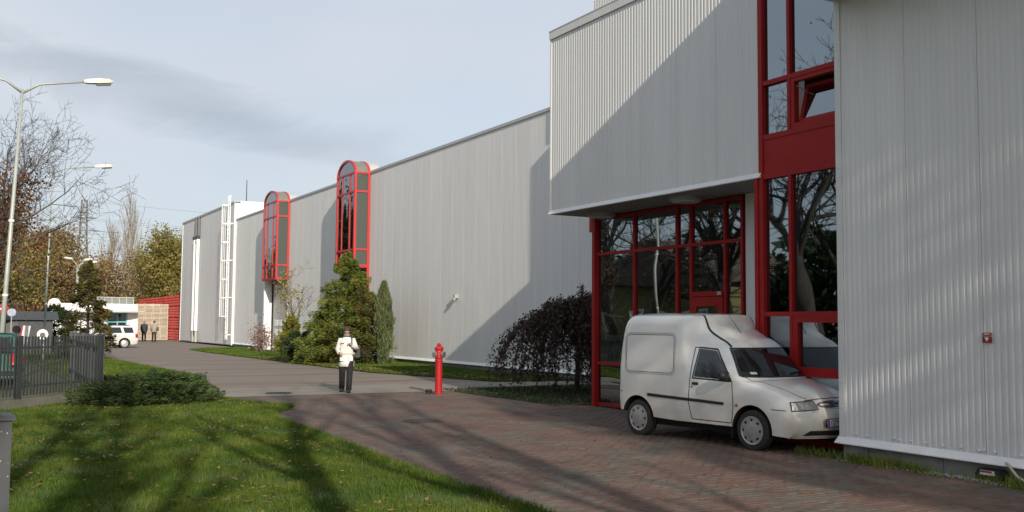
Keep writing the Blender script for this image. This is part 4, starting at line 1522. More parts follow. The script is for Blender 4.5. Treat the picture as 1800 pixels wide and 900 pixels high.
put('board', MB().add([(1.78, 34.5, 1.0), (2.02, 34.5, .98), (2.10, 34.5, 1.56), (1.86, 34.5, 1.58), (1.78, 34.54, 1.0), (2.02, 34.54, .98), (2.10, 34.54, 1.56), (1.86, 34.54, 1.58)], [(0, 1, 2, 3), (7, 6, 5, 4), (0, 4, 5, 1), (1, 5, 6, 2), (2, 6, 7, 3), (3, 7, 4, 0)]), M['paint_white'], s)
put('edge_stripe', MB().add([(1.775, 34.49, 1.0), (1.82, 34.49, 1.0), (1.90, 34.49, 1.58), (1.855, 34.49, 1.58)], [(0, 1, 2, 3)]), M['paint_red'], s)
put('leg', MB().tube([(1.9, 34.56, 0), (1.94, 34.56, 1.5)], .025, 6), M['galv'], s)
s = thing('ring_sign', (2.55, 36, 0), 'small white ring sign with dark centre right of the leaning board', 'sign')
put('post', MB().tube([(2.55, 36, 0), (2.55, 36, 1.4)], .025, 6), M['galv'], s)
put('plate', MB().lathe([(.17, 0), (.17, .02)], 18, (2.55, 35.95, 1.28), 'y'), M['paint_white'], s)
put('centre', MB().lathe([(.085, 0), (.085, .01)], 18, (2.55, 35.938, 1.26), 'y'), mat('sign_dark', (.12, .1, .09), .6), s)
s = thing('logo_sign', (6.05, 76, 0), 'white rounded pole sign with red lower edge at the left of the gatehouse', 'sign')
put('post', MB().tube([(6.05, 76, 0), (6.05, 76, 2.3)], .06, 8), M['paint_white'], s)
out = [(6.05 + .42 * math.sin(a) * (1 if abs(a) < 2.2 else .85), 2.85 + .42 * math.cos(a)) for a in np.linspace(-math.pi, math.pi, 24)[:-1]]
put('disc', MB().prism(out, 75.9, 75.97, 'y'), M['paint_white'], s)
put('red_foot', MB().prism([(5.78, 2.5), (6.32, 2.5), (6.38, 2.62), (5.72, 2.62)], 75.88, 75.9, 'y'), M['paint_red'], s)
for k in range(4):
    put('lettering', MB().box(5.78 + k * .14, 5.86 + k * .14, 75.885, 75.9, 2.74, 2.93), mat('letter_grey', (.4, .25, .25), .6), s)
# dark hut at the far left
h = thing('hut', (2.3, 63, 0), 'low dark hut with a pitched roof behind the fence at the left', 'building')
put('wall', MB().box(1.2, 5.0, 63.2, 66, 0, 1.75), mat('hut_wall', (.06, .065, .07), .8, var=.2), h)
put('roof', MB().prism([(63.0, 1.75), (66.2, 1.75), (65.2, 2.25), (64.2, 2.25)], 1.0, 5.3, 'x'), mat('hut_roof', (.05, .055, .06), .7, var=.2), h)
put('door', MB().box(2.4, 3.2, 63.15, 63.2, 0, 1.6), mat('hut_door', (.09, .09, .09), .7), h)

# ---- pylon and wires
py = thing('power_pylon', (33, 324, 0), 'steel lattice electricity pylon showing above the trees', 'pylon')
pb = MB()
for sx in (-1, 1):
    for sy in (-1, 1):
        pb.bar((33 + sx * 3.2, 324 + sy * 3.2, 0), (33 + sx * 1.0, 324 + sy * 1.0, 26), .22)
        pb.bar((33 + sx * 1.0, 324 + sy * 1.0, 26), (33 + sx * .75, 324 + sy * .75, 38), .2)
for z in np.arange(2, 38, 2.2):
    w = 3.2 - (z / 26) * 2.2 if z < 26 else 1.0 - (z - 26) / 12 * .25
    w2 = max(.75, w - .18)
    for sy in (-1, 1):
        pb.bar((33 - w, 324 + sy * w, z), (33 + w2, 324 + sy * w2, z + 2.2), .12)
        pb.bar((33 + w, 324 + sy * w, z), (33 - w2, 324 + sy * w2, z + 2.2), .12)
pb.bar((32.2, 324, 38), (33.8, 324, 38), .25)
put('lattice', pb, mat('pylon_steel', (.16, .16, .16), .6), py)
for z, w in ((34.2, 1.6), (32.6, 3.6), (28.8, 4.6)):
    put('cross_arm', MB().bar((33 - w, 324, z), (33 + w, 324, z), .35, .3).bar((33 - w, 324, z), (33, 324, z + .9), .15).bar((33 + w, 324, z), (33, 324, z + .9), .15), bpy.data.materials['pylon_steel'], py)
m_wire = mat('wire', (.28, .29, .30), .6)
for k, (dz, dy) in enumerate(((37.8, 0), (32.4, 3), (32.4, -3), (28.6, 4), (28.6, -4), (26.5, 0))):
    p = [(33 + t * 150, 324 + dy - t * 30, dz - 6 * 4 * t * (1 - t) * .5) for t in np.linspace(0, 1, 14)]
    tag(put('power_line', MB().tube(p, .045, 3), m_wire), ['topmost power line at the pylon tip', 'far upper power line on the right of the pylon', 'near upper power line on the right of the pylon', 'far lower power line on the right of the pylon', 'near lower power line on the right of the pylon', 'lowest power line below the cross arms'][k], 'power line', 'overhead power lines')

# ============================================================ GATEHOUSE AND CRATES
gh = thing('gatehouse', (10, 85, 0), 'small white gatehouse with curved parapet, turquoise windows and glass roof light', 'building')
m_tq = mat('turquoise_frame', (.16, .42, .45), .4)
m_gg = glass_mat('gate_glass', (.18, .22, .22), .004, 2)
put('wall', MB().box(6.9, 10.7, 85.3, 90, 0, 2.5).box(12.2, 13.0, 85.3, 90, 0, 2.5).box(10.7, 12.2, 85.3, 90, 0, .75), M['white_wall'], gh)
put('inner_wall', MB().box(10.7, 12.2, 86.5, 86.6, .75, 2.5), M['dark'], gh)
arc = [(12.95, 85.1), (12.95, 90.2), (6.7, 90.2), (6.7, 85.2)] + [(6.7 + (12.95 - 6.7) * t, 85.2 - 1.1 * math.sin(math.pi * t) ** .8 - .1 * t) for t in np.linspace(.08, .97, 14)]
put('parapet', MB().prism(arc, 2.52, 3.08), M['white_wall'], gh)
arc2 = [(13.5, 84.7), (13.5, 90.3), (6.5, 90.3), (6.5, 85.0)] + [(6.5 + 7 * t, 85.0 - 1.35 * math.sin(math.pi * t) ** .8 - .3 * t) for t in np.linspace(.08, .97, 14)]
put('canopy', MB().prism(arc2, 2.40, 2.515), mat('canopy_grey', (.5, .5, .49), .5), gh)
for y in (10.72, 11.45, 12.14):
    put('window_post', MB().box(y - .05, y + .05, 85.25, 85.35, .75, 2.4), m_tq, gh)
for z in (.8, 1.65, 2.35):
    put('window_rail', MB().box(10.77, 11.40, 85.26, 85.34, z - .05, z + .05).box(11.5, 12.09, 85.26, 85.34, z - .05, z + .05), m_tq, gh)
for (a, b_) in ((10.77, 11.40), (11.5, 12.09)):
    for (za, zb_) in ((.85, 1.6), (1.7, 2.3)):
        put('pane', MB().box(a, b_, 85.3, 85.31, za, zb_), m_gg, gh)
rl = MB()
for k in range(6):
    x = 9.9 + k * .55
    rl.box(x, x + .05, 85.5, 85.56, 3.08, 3.6)
rl.box(9.9, 12.7, 85.48, 85.58, 3.58, 3.64).box(9.9, 12.7, 88, 88.1, 3.08, 3.64)
rlo = put('roof_light', rl, M['galv'], gh)
for k in range(5):
    x = 9.95 + k * .55
    put('pane', MB().box(x, x + .5, 85.52, 85.54, 3.08, 3.58), mat('rooflight_glass', (.2, .21, .2), .1), rlo)
put('rooflight_top', MB().box(9.9, 12.7, 85.58, 88, 3.60, 3.63), bpy.data.materials['rooflight_glass'], rlo)

m_cream = mat('cream_crate', (.52, .46, .36), .7, var=.08, scale=3, objrand=.1)
cb = MB()
for z in (0.012, .128):
    cb.box(-.34, .34, -.4, -.37, z, z + .072).box(-.34, .34, .37, .4, z, z + .072)
    cb.box(-.34, -.31, -.37, .37, z, z + .072).box(.31, .34, -.37, .37, z, z + .072)
for sx in (-1, 1):
    for sy in (-1, 1):
        cb.box(sx * .3 - .03, sx * .3 + .03, sy * .35 - .02, sy * .35 + .02, 0, .235)
cb.box(-.3, .3, -.36, .36, .01, .03)
cm_ = cb.mesh('wooden_crate', m_cream)
ORD = ['lowest', 'second', 'third', 'fourth', 'fifth', 'sixth', 'seventh', 'eighth', 'ninth', 'tenth', 'eleventh', 'twelfth', 'thirteenth', 'topmost']
STK = ['leftmost cream stack', 'second cream stack from the left', 'third cream stack from the left', 'cream stack next to the red crates']
for c_ in range(4):
    for k in range(14):
        o = link('wooden_crate', cm_, None, (15.03 + c_ * .70 + random.uniform(-.012, .012), 97.4 + random.uniform(-.02, .02), k * .238))
        tag(o, 'cream slatted crate, %s from the ground in the %s' % (ORD[k], STK[c_]) if 0 < k < 13 else '%s cream slatted crate of the %s' % (ORD[k], STK[c_]), 'crate', 'cream crates stacked by the gatehouse')
m_redc = mat('red_crate_plastic', (.42, .03, .025), .5, var=.1, scale=4, objrand=.14)
m_redp = mat('red_crate_print', (.62, .42, .36), .6)
rb_ = MB()
for k in range(4):
    z = .08 + k * .235
    rb_.box(-.5, .5, -.57, .57, z, z + .20)
    rb_.box(-.505, -.5, -.45, .45, z + .13, z + .17, 1).box(-.42, .42, -.576, -.57, z + .12, z + .17, 1)
    for yy in np.linspace(-.5, .42, 6):
        rb_.box(-.515, -.5, yy, yy + .05, z + .01, z + .2)
rb_.box(-.5, .5, -.57, -.47, 0, .08).box(-.5, .5, -.05, .05, 0, .08).box(-.5, .5, .47, .57, 0, .08)
rm_ = rb_.mesh('red_crate_block', [m_redc, m_redp])
for c_ in range(20):
    for k in range(4):
        if c_ > 4 and k < 3:
            continue
        o = link('red_crate_block', rm_, None, (18.05 + random.uniform(-.02, .02), 92.0 + c_ * 1.19, k * 1.03))
        tier = ['bottom', 'second tier', 'third tier', 'top'][k]
        if c_ <= 4:
            lab = '%s block of red bottle crates, %s column from the warehouse end' % (tier, ['first', 'second', 'third', 'fourth', 'fifth'][c_])
        else:
            lab = 'top block of red bottle crates, %s along the row from the warehouse end' % ['sixth', 'seventh', 'eighth', 'ninth', 'tenth', 'eleventh', 'twelfth', 'thirteenth', 'fourteenth', 'fifteenth', 'sixteenth', 'seventeenth', 'eighteenth', 'nineteenth', 'last'][c_ - 5]
        tag(o, lab, 'crates', 'red bottle crate blocks')
for c_ in range(5, 20):
    # lower tiers of the hidden part of the row are one plinth of crates so nothing floats
    pass
hid = MB()
for c_ in range(5, 20):
    for k in range(3):
        hid.box(17.56, 18.54, 91.42 + c_ * 1.19 + .02, 92.58 + c_ * 1.19 - .02, k * 1.03 + .0, k * 1.03 + 1.02)
tag(put('red_crates', hid, m_redc), 'lower tiers of the red crate row, behind the cream crates', 'crates', kind='stuff')

# house across the street, seen only as a reflection in the entrance glass
yh = thing('yellow_house', (-16, 46, 0), 'yellowish house across the street mirrored in the entrance glass', 'building')
put('wall', MB().box(-26, -15, 45, 58, 0, 4.2), mat('ochre_render', (.17, .15, .06), .85, var=.12, scale=1), yh)
put('roof', MB().prism([(44.4, 4.2), (58.6, 4.2), (51.5, 7.4)], -26.6, -14.4, 'x'), mat('brown_tiles', (.10, .08, .065), .8, var=.2, scale=6), yh)
for y in (47, 50.2, 53.4, 56.4):
    w_ = put('window', MB().box(-15.0, -14.94, y - .6, y + .6, 1.3, 2.7), M['paint_white'], yh)
    put('pane', MB().box(-14.94, -14.93, y - .5, y + .5, 1.4, 2.6), M['bay_glass'], w_)
g = np.random.default_rng(141)
n = 52000
y = g.uniform(8, 120, n)
x = -20 - .06 * y + g.normal(0, 1.6, n)
z = (6.4 + 1.3 * np.sin(y * .37) + .8 * np.sin(y * .93)) * g.random(n) ** .7
tag(link('tree_belt', raw_mesh('tree_belt', leaf_quads(np.stack([x, y, z], 1), g, .55, .65), 4, L_dark)), 'dark belt of trees across the street, mirrored in the glass', 'trees', kind='stuff')

# ============================================================ HYDRANT AND SMALL THINGS
hx, hy = 10.43, 22.3
hy_ = thing('fire_hydrant', (hx, hy, 0), 'tall red pillar fire hydrant with two steel couplings at the paving edge', 'hydrant')
put('pillar', MB().lathe([(.105, 0), (.105, .05), (.088, .06), (.088, .80), (.10, .81), (.10, .85), (.088, .87)], 20, (hx, hy, 0)), M['paint_red'], hy_, smooth=False)
put('head', MB().lathe([(.088, .87), (.10, .90), (.095, 1.05), (.085, 1.08), (.11, 1.10), (.115, 1.13), (.105, 1.15), (.085, 1.18), (.05, 1.195)], 20, (hx, hy, 0)), M['paint_red'], hy_)
put('top_nut', MB().lathe([(.035, 1.195), (.05, 1.21), (.05, 1.235), (.03, 1.25), (.018, 1.27)], 10, (hx, hy, 0)), M['paint_red'], hy_)
face = Vector((-.42, -.91, 0))
sidev = Vector((face.y, -face.x, 0)) * -1
for s_ in (-1, 1):
    dvec = (sidev * s_ * .78 + face * .62).normalized()
    c = Vector((hx, hy, .985))
    cp = put('outlet', MB().tube([c + dvec * .05, c + dvec * .115], .055, 14), M['paint_red'], hy_)
    put('coupling', MB().tube([c + dvec * .115, c + dvec * .125, c + dvec * .155, c + dvec * .165], [.064, .08, .08, .058], 16), M['steel'], cp)
vc = thing('valve_cover', (10.28, 22.55, 0), 'small black valve cover on the ground beside the hydrant', 'valve cover')
put('body', MB().lathe([(.06, 0), (.065, .07), (.085, .085), (.085, .11), (.07, .118)], 14, (10.28, 22.55, 0)), M['black'], vc)
put('lid', MB().lathe([(.05, .118), (.045, .126)], 10, (10.28, 22.55, 0)), M['black'], vc)
m_iron = mat('cast_iron', (.035, .033, .032), .6, .3, .2, 20)
for (x, y, r_, lab) in ((7.0, 24.15, .32, 'dark drain cover in the pale strip left of the woman'), (7.3, 16.3, .36, 'dark drain cover in the red paving in front of the hydrant')):
    mh = thing('drain_cover', (x, y, 0), lab, 'drain cover', 'drain covers')
    put('frame', MB().lathe([(r_, .004), (r_, .022), (r_ * .88, .022), (r_ * .88, .012)], 24, (x, y, 0)), m_iron, mh)
    gr = MB()
    for k in range(-3, 4):
        w = math.sqrt(max(.01, (r_ * .87) ** 2 - (k * .085) ** 2))
        gr.box(x - w, x + w, y + k * .085 - .022, y + k * .085 + .022, .008, .02)
    put('grate', gr, m_iron, mh)
fl = thing('floodlight', (10.31, 7.3, 0), 'small black floodlight with red and white sticker at the office block plinth', 'floodlight')
put('housing', MB().prism([(-.16, .03), (.16, .03), (.17, .09), (.13, .15), (-.13, .15), (-.17, .09)], 0, .13, 'x').mesh('h', M['black']) and MB().add([(10.26 + (h_ if 1 else 0), 7.3 + p[0], p[1]) for h_ in (0, .14) for p in ((-.16, .03), (.16, .03), (.17, .09), (.13, .15), (-.13, .15), (-.17, .09))], [(5, 4, 3, 2, 1, 0), (6, 7, 8, 9, 10, 11)] + [(i, (i + 1) % 6, (i + 1) % 6 + 6, i + 6) for i in range(6)]), M['black'], fl)
put('bracket', MB().box(10.28, 10.40, 7.22, 7.38, -.01, .03), M['galv'], fl)
put('sticker', MB().box(10.255, 10.259, 7.22, 7.40, .085, .135), M['paint_white'], fl)
put('sticker_band', MB().box(10.251, 10.254, 7.25, 7.40, .112, .132), M['paint_red'], fl)
tag(put('hose', MB().tube([(10.33, 7.12, .235), (10.27, 7.05, .22), (10.2, 6.9, .12), (10.1, 6.6, .035), (9.95, 6.2, .02), (9.9, 5.6, .02)], .016, 8), mat('pale_rubber', (.42, .38, .22), .5), smooth=True), 'pale yellow hose coming out below the office block flashing at the right edge', 'hose')
sg = thing('hydrant_sign', (10.39, 7.36, 1.63), 'small red sign with white arrow on the office block wall', 'sign')
put('plate', MB().box(10.380, 10.388, 7.30, 7.42, 1.575, 1.645), mat('sign_red', (.28, .02, .018), .5), sg)
put('upper_plate', MB().box(10.380, 10.388, 7.30, 7.42, 1.655, 1.69), mat('sign_red2', (.42, .06, .05), .5), sg)
put('arrow', MB().add([(10.377, 7.39, 1.635), (10.377, 7.33, 1.635), (10.377, 7.36, 1.585)], [(0, 1, 2)]).add([(10.377, 7.37, 1.63), (10.377, 7.35, 1.63), (10.377, 7.35, 1.642), (10.377, 7.37, 1.642)], [(0, 1, 2, 3)]), M['paint_white'], sg)
put('lettering', MB().box(10.376, 10.379, 7.325, 7.395, 1.668, 1.678), M['paint_white'], sg)


# ============================================================ VEHICLES
def catmull(P, u):
    """P (n,...), u array in [0,n-1] -> interpolated"""
    n = len(P)
    i = np.clip(np.floor(u).astype(int), 0, n - 2)
    t = (u - i)
    sh = (-1,) + (1,) * (P.ndim - 1)
    t = t.reshape(sh)
    p0, p1, p2, p3 = P[np.clip(i - 1, 0, n - 1)], P[i], P[i + 1], P[np.clip(i + 2, 0, n - 1)]
    m1, m2 = (p2 - p0) * .5, (p3 - p1) * .5
    m1 = np.where((i == 0).reshape(sh), p2 - p1, m1)
    m2 = np.where((i == n - 2).reshape(sh), p2 - p1, m2)
    return (2 * t ** 3 - 3 * t ** 2 + 1) * p1 + (t ** 3 - 2 * t ** 2 + t) * m1 + (-2 * t ** 3 + 3 * t ** 2) * p2 + (t ** 3 - t ** 2) * m2


def car_body(name, root, stations, paint, wheels, wheel_r, arch_r, nu=5, nv=5, inner=.52):
    """stations: list (rear to front) of half profiles [(l, w, z)...] from sill to roof centre. local: x = width, y = rearwards, z up"""
    S = np.array(stations, float)
    half = S[:, ::-1]                       # roof centre -> sill
    full = np.concatenate([S * [1, -1, 1], half[:, 1:]], 1)
    n, m = full.shape[:2]
    U = np.linspace(0, n - 1, (n - 1) * nu + 1)
    Vv = np.linspace(0, m - 1, (m - 1) * nv + 1)
    A = catmull(full, U)
    A = np.swapaxes(catmull(np.swapaxes(A, 0, 1), Vv), 0, 1)
    A = A[:, :, [1, 0, 2]]                  # -> x=w, y=l, z
    N, K = A.shape[:2]
    verts = [tuple(p) for p in A.reshape(-1, 3)]
    faces = []
    for i in range(N - 1):
        for k in range(K):
            k2 = (k + 1) % K
            faces.append((i * K + k, i * K + k2, (i + 1) * K + k2, (i + 1) * K + k))
    faces.append(tuple(range(K))[::-1])
    faces.append(tuple(range((N - 1) * K, N * K)))
    bvh = BVHTree.FromPolygons([Vector(v) for v in verts], faces)
    me = bpy.data.meshes.new(name)
    me.from_pydata(verts, [], faces)
    me.materials.append(paint)
    me.materials.append(M['dark'])
    bm = bmesh.new()
    bm.from_mesh(me)
    bmesh.ops.remove_doubles(bm, verts=bm.verts, dist=.0005)
    bmesh.ops.recalc_face_normals(bm, faces=bm.faces)
    bm.to_mesh(me)
    bm.free()
    o = bpy.data.objects.new(name, me)
    COL.objects.link(o)
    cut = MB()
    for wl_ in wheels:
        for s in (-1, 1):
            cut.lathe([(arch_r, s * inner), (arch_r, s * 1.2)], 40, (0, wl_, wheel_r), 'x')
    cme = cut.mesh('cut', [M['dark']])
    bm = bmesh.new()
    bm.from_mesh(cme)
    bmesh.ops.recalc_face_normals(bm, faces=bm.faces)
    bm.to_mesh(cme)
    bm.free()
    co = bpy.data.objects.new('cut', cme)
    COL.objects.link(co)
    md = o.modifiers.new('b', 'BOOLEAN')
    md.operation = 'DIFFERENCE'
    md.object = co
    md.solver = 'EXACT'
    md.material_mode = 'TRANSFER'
    dg = bpy.context.evaluated_depsgraph_get()
    dg.update()
    new = bpy.data.meshes.new_from_object(o.evaluated_get(dg))
    o.modifiers.clear()
    bpy.data.objects.remove(co)
    o.data = new
    new.name = name
    new.polygons.foreach_set('use_smooth', [True] * len(new.polygons))
    try:
        new.set_sharp_from_angle(angle=math.radians(32))
    except Exception:
        pass
    o.parent = root
    o.location = (0, 0, 0)
    return o, bvh


def drape(bvh, a, b, mode, off=.004, sgn=-1):
    """side: a=l, b=z from the given side; front: a=w, b=z; rear: a=w, b=z; top: a=w, b=l"""
    if mode == 'side':
        org, d = Vector((sgn * 3, a, b)), Vector((-sgn, 0, 0))
    elif mode == 'front':
        org, d = Vector((a, -6, b)), Vector((0, 1, 0))
    elif mode == 'rear':
        org, d = Vector((a, 8, b)), Vector((0, -1, 0))
    else:
        org, d = Vector((a, b, 4)), Vector((0, 0, -1))
    h = bvh.ray_cast(org, d)
    if h[0] is None:
        return None
    nrm = h[1] if h[1].dot(d) < 0 else -h[1]
    return h[0] + nrm * off


def patch(bvh, corners, mode, off=.004, n=8, sgn=-1):
    """quad patch (4 corners a,b,c,d in the 2-D of the mode) laid on the body"""
    A, B, C_, D = [np.array(c, float) for c in corners]
    rows_ = []
    last = None
    for i in range(n + 1):
        r = []
        for k in range(n + 1):
            s, t = k / n, i / n
            p = (A * (1 - s) + B * s) * (1 - t) + (D * (1 - s) + C_ * s) * t
            q = drape(bvh, p[0], p[1], mode, off, sgn)
            if q is None:
                q = last if last is not None else Vector((0, 0, 0))
            last = q
            r.append(tuple(q))
        rows_.append(r)
    return MB().grid(rows_)


def ribbon(bvh, pts, mode, width=.008, off=.003, sgn=-1, step=.04, closed=False, height=None):
    """thin line laid on the body along a 2-D polyline; with height it becomes a raised strip"""
    P = [np.array(p, float) for p in pts]
    if closed:
        P.append(P[0])
    Q = []
    for a, b in zip(P[:-1], P[1:]):
        m_ = max(1, int(np.linalg.norm(b - a) / step))
        Q += [a + (b - a) * k / m_ for k in range(m_)]
    Q.append(P[-1])
    L_, R_ = [], []
    for i, q in enumerate(Q):
        d = Q[min(i + 1, len(Q) - 1)] - Q[max(0, i - 1)]
        d /= np.linalg.norm(d) + 1e-9
        nrm = np.array([-d[1], d[0]]) * width / 2
        a, b = drape(bvh, *(q + nrm), mode, off, sgn), drape(bvh, *(q - nrm), mode, off, sgn)
        if a is None or b is None:
            continue
        L_.append(tuple(a))
        R_.append(tuple(b))
    return MB().grid([L_, R_])


def rounded(x0, x1, z0, z1, r, n=5):
    pts = []
    for cx_, cz_, a0 in ((x1 - r, z1 - r, 0), (x0 + r, z1 - r, 90), (x0 + r, z0 + r, 180), (x1 - r, z0 + r, 270)):
        for k in range(n + 1):
            a = math.radians(a0 + 90 * k / n)
            pts.append((cx_ + r * math.cos(a), cz_ + r * math.sin(a)))
    return pts


def wheel(root, x, y, r, s, m_cap, w=.17):
    """tyre > rim > hub cap; s = side (-1 left)"""
    t = MB().lathe([(r * .62, -w * .5), (r * .9, -w * .5), (r * .975, -w * .42), (r, -w * .25), (r, w * .25), (r * .975, w * .42), (r * .9, w * .5), (r * .62, w * .5)], 36, (0, 0, 0), 'x')
    o = put('wheel', t, mat('tyre', (.022, .021, .020), .85, var=.2, scale=20), root, smooth=False, loc=(x, y, r))
    rb = MB().lathe([(r * .70, s * w * .30), (r * .70, s * w * .525), (r * .66, s * w * .535), (r * .62, s * w * .50), (r * .54, s * w * .515), (r * .16, s * w * .60), (r * .05, s * w * .6)], 32, (0, 0, 0), 'x')
    rim = put('rim', rb, m_cap, o, loc=(0, 0, 0))
    sl = MB()
    for k in range(8):
        a = 2 * math.pi * k / 8
        c, sn = math.cos(a), math.sin(a)
        rr0, rr1, hw = r * .47, r * .58, r * .07
        xx = s * w * .56
        sl.add([(xx, c * rr0 - sn * hw, sn * rr0 + c * hw), (xx, c * rr0 + sn * hw, sn * rr0 - c * hw), (xx - s * .004, c * rr1 + sn * hw, sn * rr1 - c * hw), (xx - s * .004, c * rr1 - sn * hw, sn * rr1 + c * hw)], [(0, 1, 2, 3)])
    tag(put('rim_slots', sl, M['dark'], o, loc=(0, 0, 0)), kind='stuff')
    return o


def text_mesh(txt, size, depth=.002):
    cu = bpy.data.curves.new('lettering', 'FONT')
    cu.body = txt
    cu.size = size
    cu.extrude = depth
    cu.align_x = 'LEFT'
    tmp = bpy.data.objects.new('lettering', cu)
    COL.objects.link(tmp)
    dg = bpy.context.evaluated_depsgraph_get()
    me = bpy.data.meshes.new_from_object(tmp.evaluated_get(dg))
    bpy.data.objects.remove(tmp)
    return me


def dirty_paint(name, col, dirt, z0=.15, z1=.75, rough=.16):
    """car paint with road dirt thrown up from the wheels"""
    m = mat(name, col, rough, 0, coat=1.0)
    n, l = m.node_tree.nodes, m.node_tree.links
    b = n['Principled BSDF']
    tcn = n.new('ShaderNodeTexCoord')
    sp = n.new('ShaderNodeSeparateXYZ')
    l.new(tcn.outputs['Object'], sp.inputs[0])
    mr = n.new('ShaderNodeMapRange')
    mr.inputs['From Min'].default_value = z0
    mr.inputs['From Max'].default_value = z1
    mr.inputs['To Min'].default_value = 1
    mr.inputs['To Max'].default_value = 0
    l.new(sp.outputs['Z'], mr.inputs[0])
    nz = n.new('ShaderNodeTexNoise')
    nz.inputs['Scale'].default_value = 3.5
    nz.inputs['Detail'].default_value = 6
    l.new(tcn.outputs['Object'], nz.inputs['Vector'])
    mu = n.new('ShaderNodeMath')
    mu.operation = 'MULTIPLY'
    mu.use_clamp = True
    l.new(mr.outputs[0], mu.inputs[0])
    l.new(nz.outputs['Fac'], mu.inputs[1])
    m2 = n.new('ShaderNodeMath')
    m2.operation = 'MULTIPLY_ADD'
    m2.inputs[1].default_value = .95
    m2.use_clamp = True
    sc_ = n.new('ShaderNodeMath')
    sc_.operation = 'MULTIPLY'
    sc_.inputs[1].default_value = .12
    l.new(nz.outputs['Fac'], sc_.inputs[0])
    l.new(mu.outputs[0], m2.inputs[0])
    l.new(sc_.outputs[0], m2.inputs[2])
    mx = n.new('ShaderNodeMix')
    mx.data_type = 'RGBA'
    l.new(m2.outputs[0], mx.inputs[0])
    mx.inputs[6].default_value = (*col, 1)
    mx.inputs[7].default_value = (*dirt, 1)
    l.new(mx.outputs[2], b.inputs['Base Color'])
    ro = n.new('ShaderNodeMath')
    ro.operation = 'MULTIPLY_ADD'
    ro.inputs[1].default_value = .5
    ro.inputs[2].default_value = rough
    l.new(m2.outputs[0], ro.inputs[0])
    l.new(ro.outputs[0], b.inputs['Roughness'])
    return m


m_seam = mat('panel_gap', (.025, .024, .023), .8)
m_carglass = mat('car_glass', (.012, .013, .014), .03, 0, spec=.9)
m_headlamp = mat('headlamp_glass', (.55, .55, .52), .08, .75, .3, 25)
m_amber = mat('indicator_amber', (.45, .08, .02), .3)
m_tail = mat('tail_red', (.35, .01, .01), .25)

# ---- white van
VR = math.atan2(.1235, .9923)
van = thing('white_van', (9.80 + .79, 10.62 + .1, 0), 'white high-roof delivery van parked nose-in beside the office block corner', 'van', None, VR, True)
ST = [
    [(2.74, .70, .42), (2.75, .71, .6), (2.745, .71, .8), (2.74, .71, 1.1), (2.70, .69, 1.55), (2.66, .64, 1.80), (2.63, .42, 1.87), (2.62, 0, 1.88)],
    [(2.70, .79, .40), (2.71, .80, .6), (2.70, .80, .8), (2.69, .80, 1.1), (2.64, .775, 1.55), (2.58, .71, 1.83), (2.53, .48, 1.915), (2.52, 0, 1.925)],
    [(2.55, .81, .38), (2.55, .82, .6), (2.55, .825, .8), (2.55, .82, 1.1), (2.5, .80, 1.55), (2.45, .735, 1.85), (2.4, .50, 1.925), (2.4, 0, 1.935)],
    [(2.0, .81, .33), (2.0, .825, .6), (2.0, .83, .8), (2.0, .825, 1.1), (2.0, .80, 1.55), (2.0, .74, 1.85), (2.0, .50, 1.93), (2.0, 0, 1.94)],
    [(1.45, .81, .31), (1.45, .825, .6), (1.45, .83, .8), (1.45, .825, 1.1), (1.45, .80, 1.55), (1.43, .735, 1.85), (1.40, .50, 1.925), (1.38, 0, 1.935)],
    [(1.28, .805, .31), (1.28, .82, .6), (1.29, .825, .8), (1.30, .815, 1.1), (1.31, .785, 1.54), (1.28, .71, 1.835), (1.22, .48, 1.91), (1.20, 0, 1.92)],
    [(1.16, .80, .31), (1.16, .81, .6), (1.18, .808, .8), (1.20, .79, 1.06), (1.21, .72, 1.48), (1.17, .655, 1.79), (1.10, .45, 1.885), (1.08, 0, 1.90)],
    [(1.08, .80, .31), (1.08, .805, .6), (1.09, .80, .8), (1.10, .782, 1.02), (1.10, .69, 1.43), (1.05, .61, 1.62), (.99, .42, 1.73), (.97, 0, 1.76)],
    [(.85, .80, .31), (.85, .805, .6), (.85, .80, .8), (.86, .78, .99), (.86, .675, 1.40), (.82, .59, 1.53), (.76, .40, 1.60), (.74, 0, 1.62)],
    [(.62, .80, .31), (.62, .805, .6), (.62, .80, .8), (.64, .78, .985), (.68, .67, 1.365), (.59, .595, 1.425), (.49, .40, 1.465), (.46, 0, 1.475)],
    [(.33, .80, .31), (.33, .805, .58), (.32, .80, .78), (.33, .785, .955), (.27, .735, 1.005), (.17, .65, 1.015), (.03, .38, 1.03), (-.02, 0, 1.035)],
    [(-.02, .80, .29), (-.02, .808, .55), (-.02, .805, .74), (-.02, .78, .895), (-.05, .72, .935), (-.08, .62, .955), (-.12, .36, .975), (-.14, 0, .98)],
    [(-.36, .795, .25), (-.36, .80, .45), (-.36, .79, .63), (-.37, .75, .79), (-.40, .67, .835), (-.43, .57, .855), (-.48, .33, .875), (-.50, 0, .88)],
    [(-.50, .775, .24), (-.52, .78, .42), (-.54, .765, .58), (-.57, .70, .70), (-.61, .62, .735), (-.64, .52, .75), (-.71, .30, .765), (-.73, 0, .77)],
    [(-.56, .75, .235), (-.60, .75, .40), (-.63, .725, .53), (-.66, .655, .60), (-.70, .57, .625), (-.74, .48, .635), (-.80, .28, .64), (-.82, 0, .64)],
    [(-.58, .735, .23), (-.65, .715, .37), (-.70, .66, .46), (-.74, .58, .49), (-.78, .50, .50), (-.82, .42, .505), (-.875, .25, .505), (-.90, 0, .505)],
    [(-.58, .73, .225), (-.66, .69, .30), (-.71, .63, .33), (-.75, .56, .335), (-.79, .49, .335), (-.82, .41, .335), (-.875, .24, .335), (-.895, 0, .335)],
    [(-.54, .70, .22), (-.62, .66, .222), (-.67, .60, .222), (-.71, .53, .222), (-.75, .46, .222), (-.78, .38, .222), (-.83, .22, .222), (-.85, 0, .222)],
]
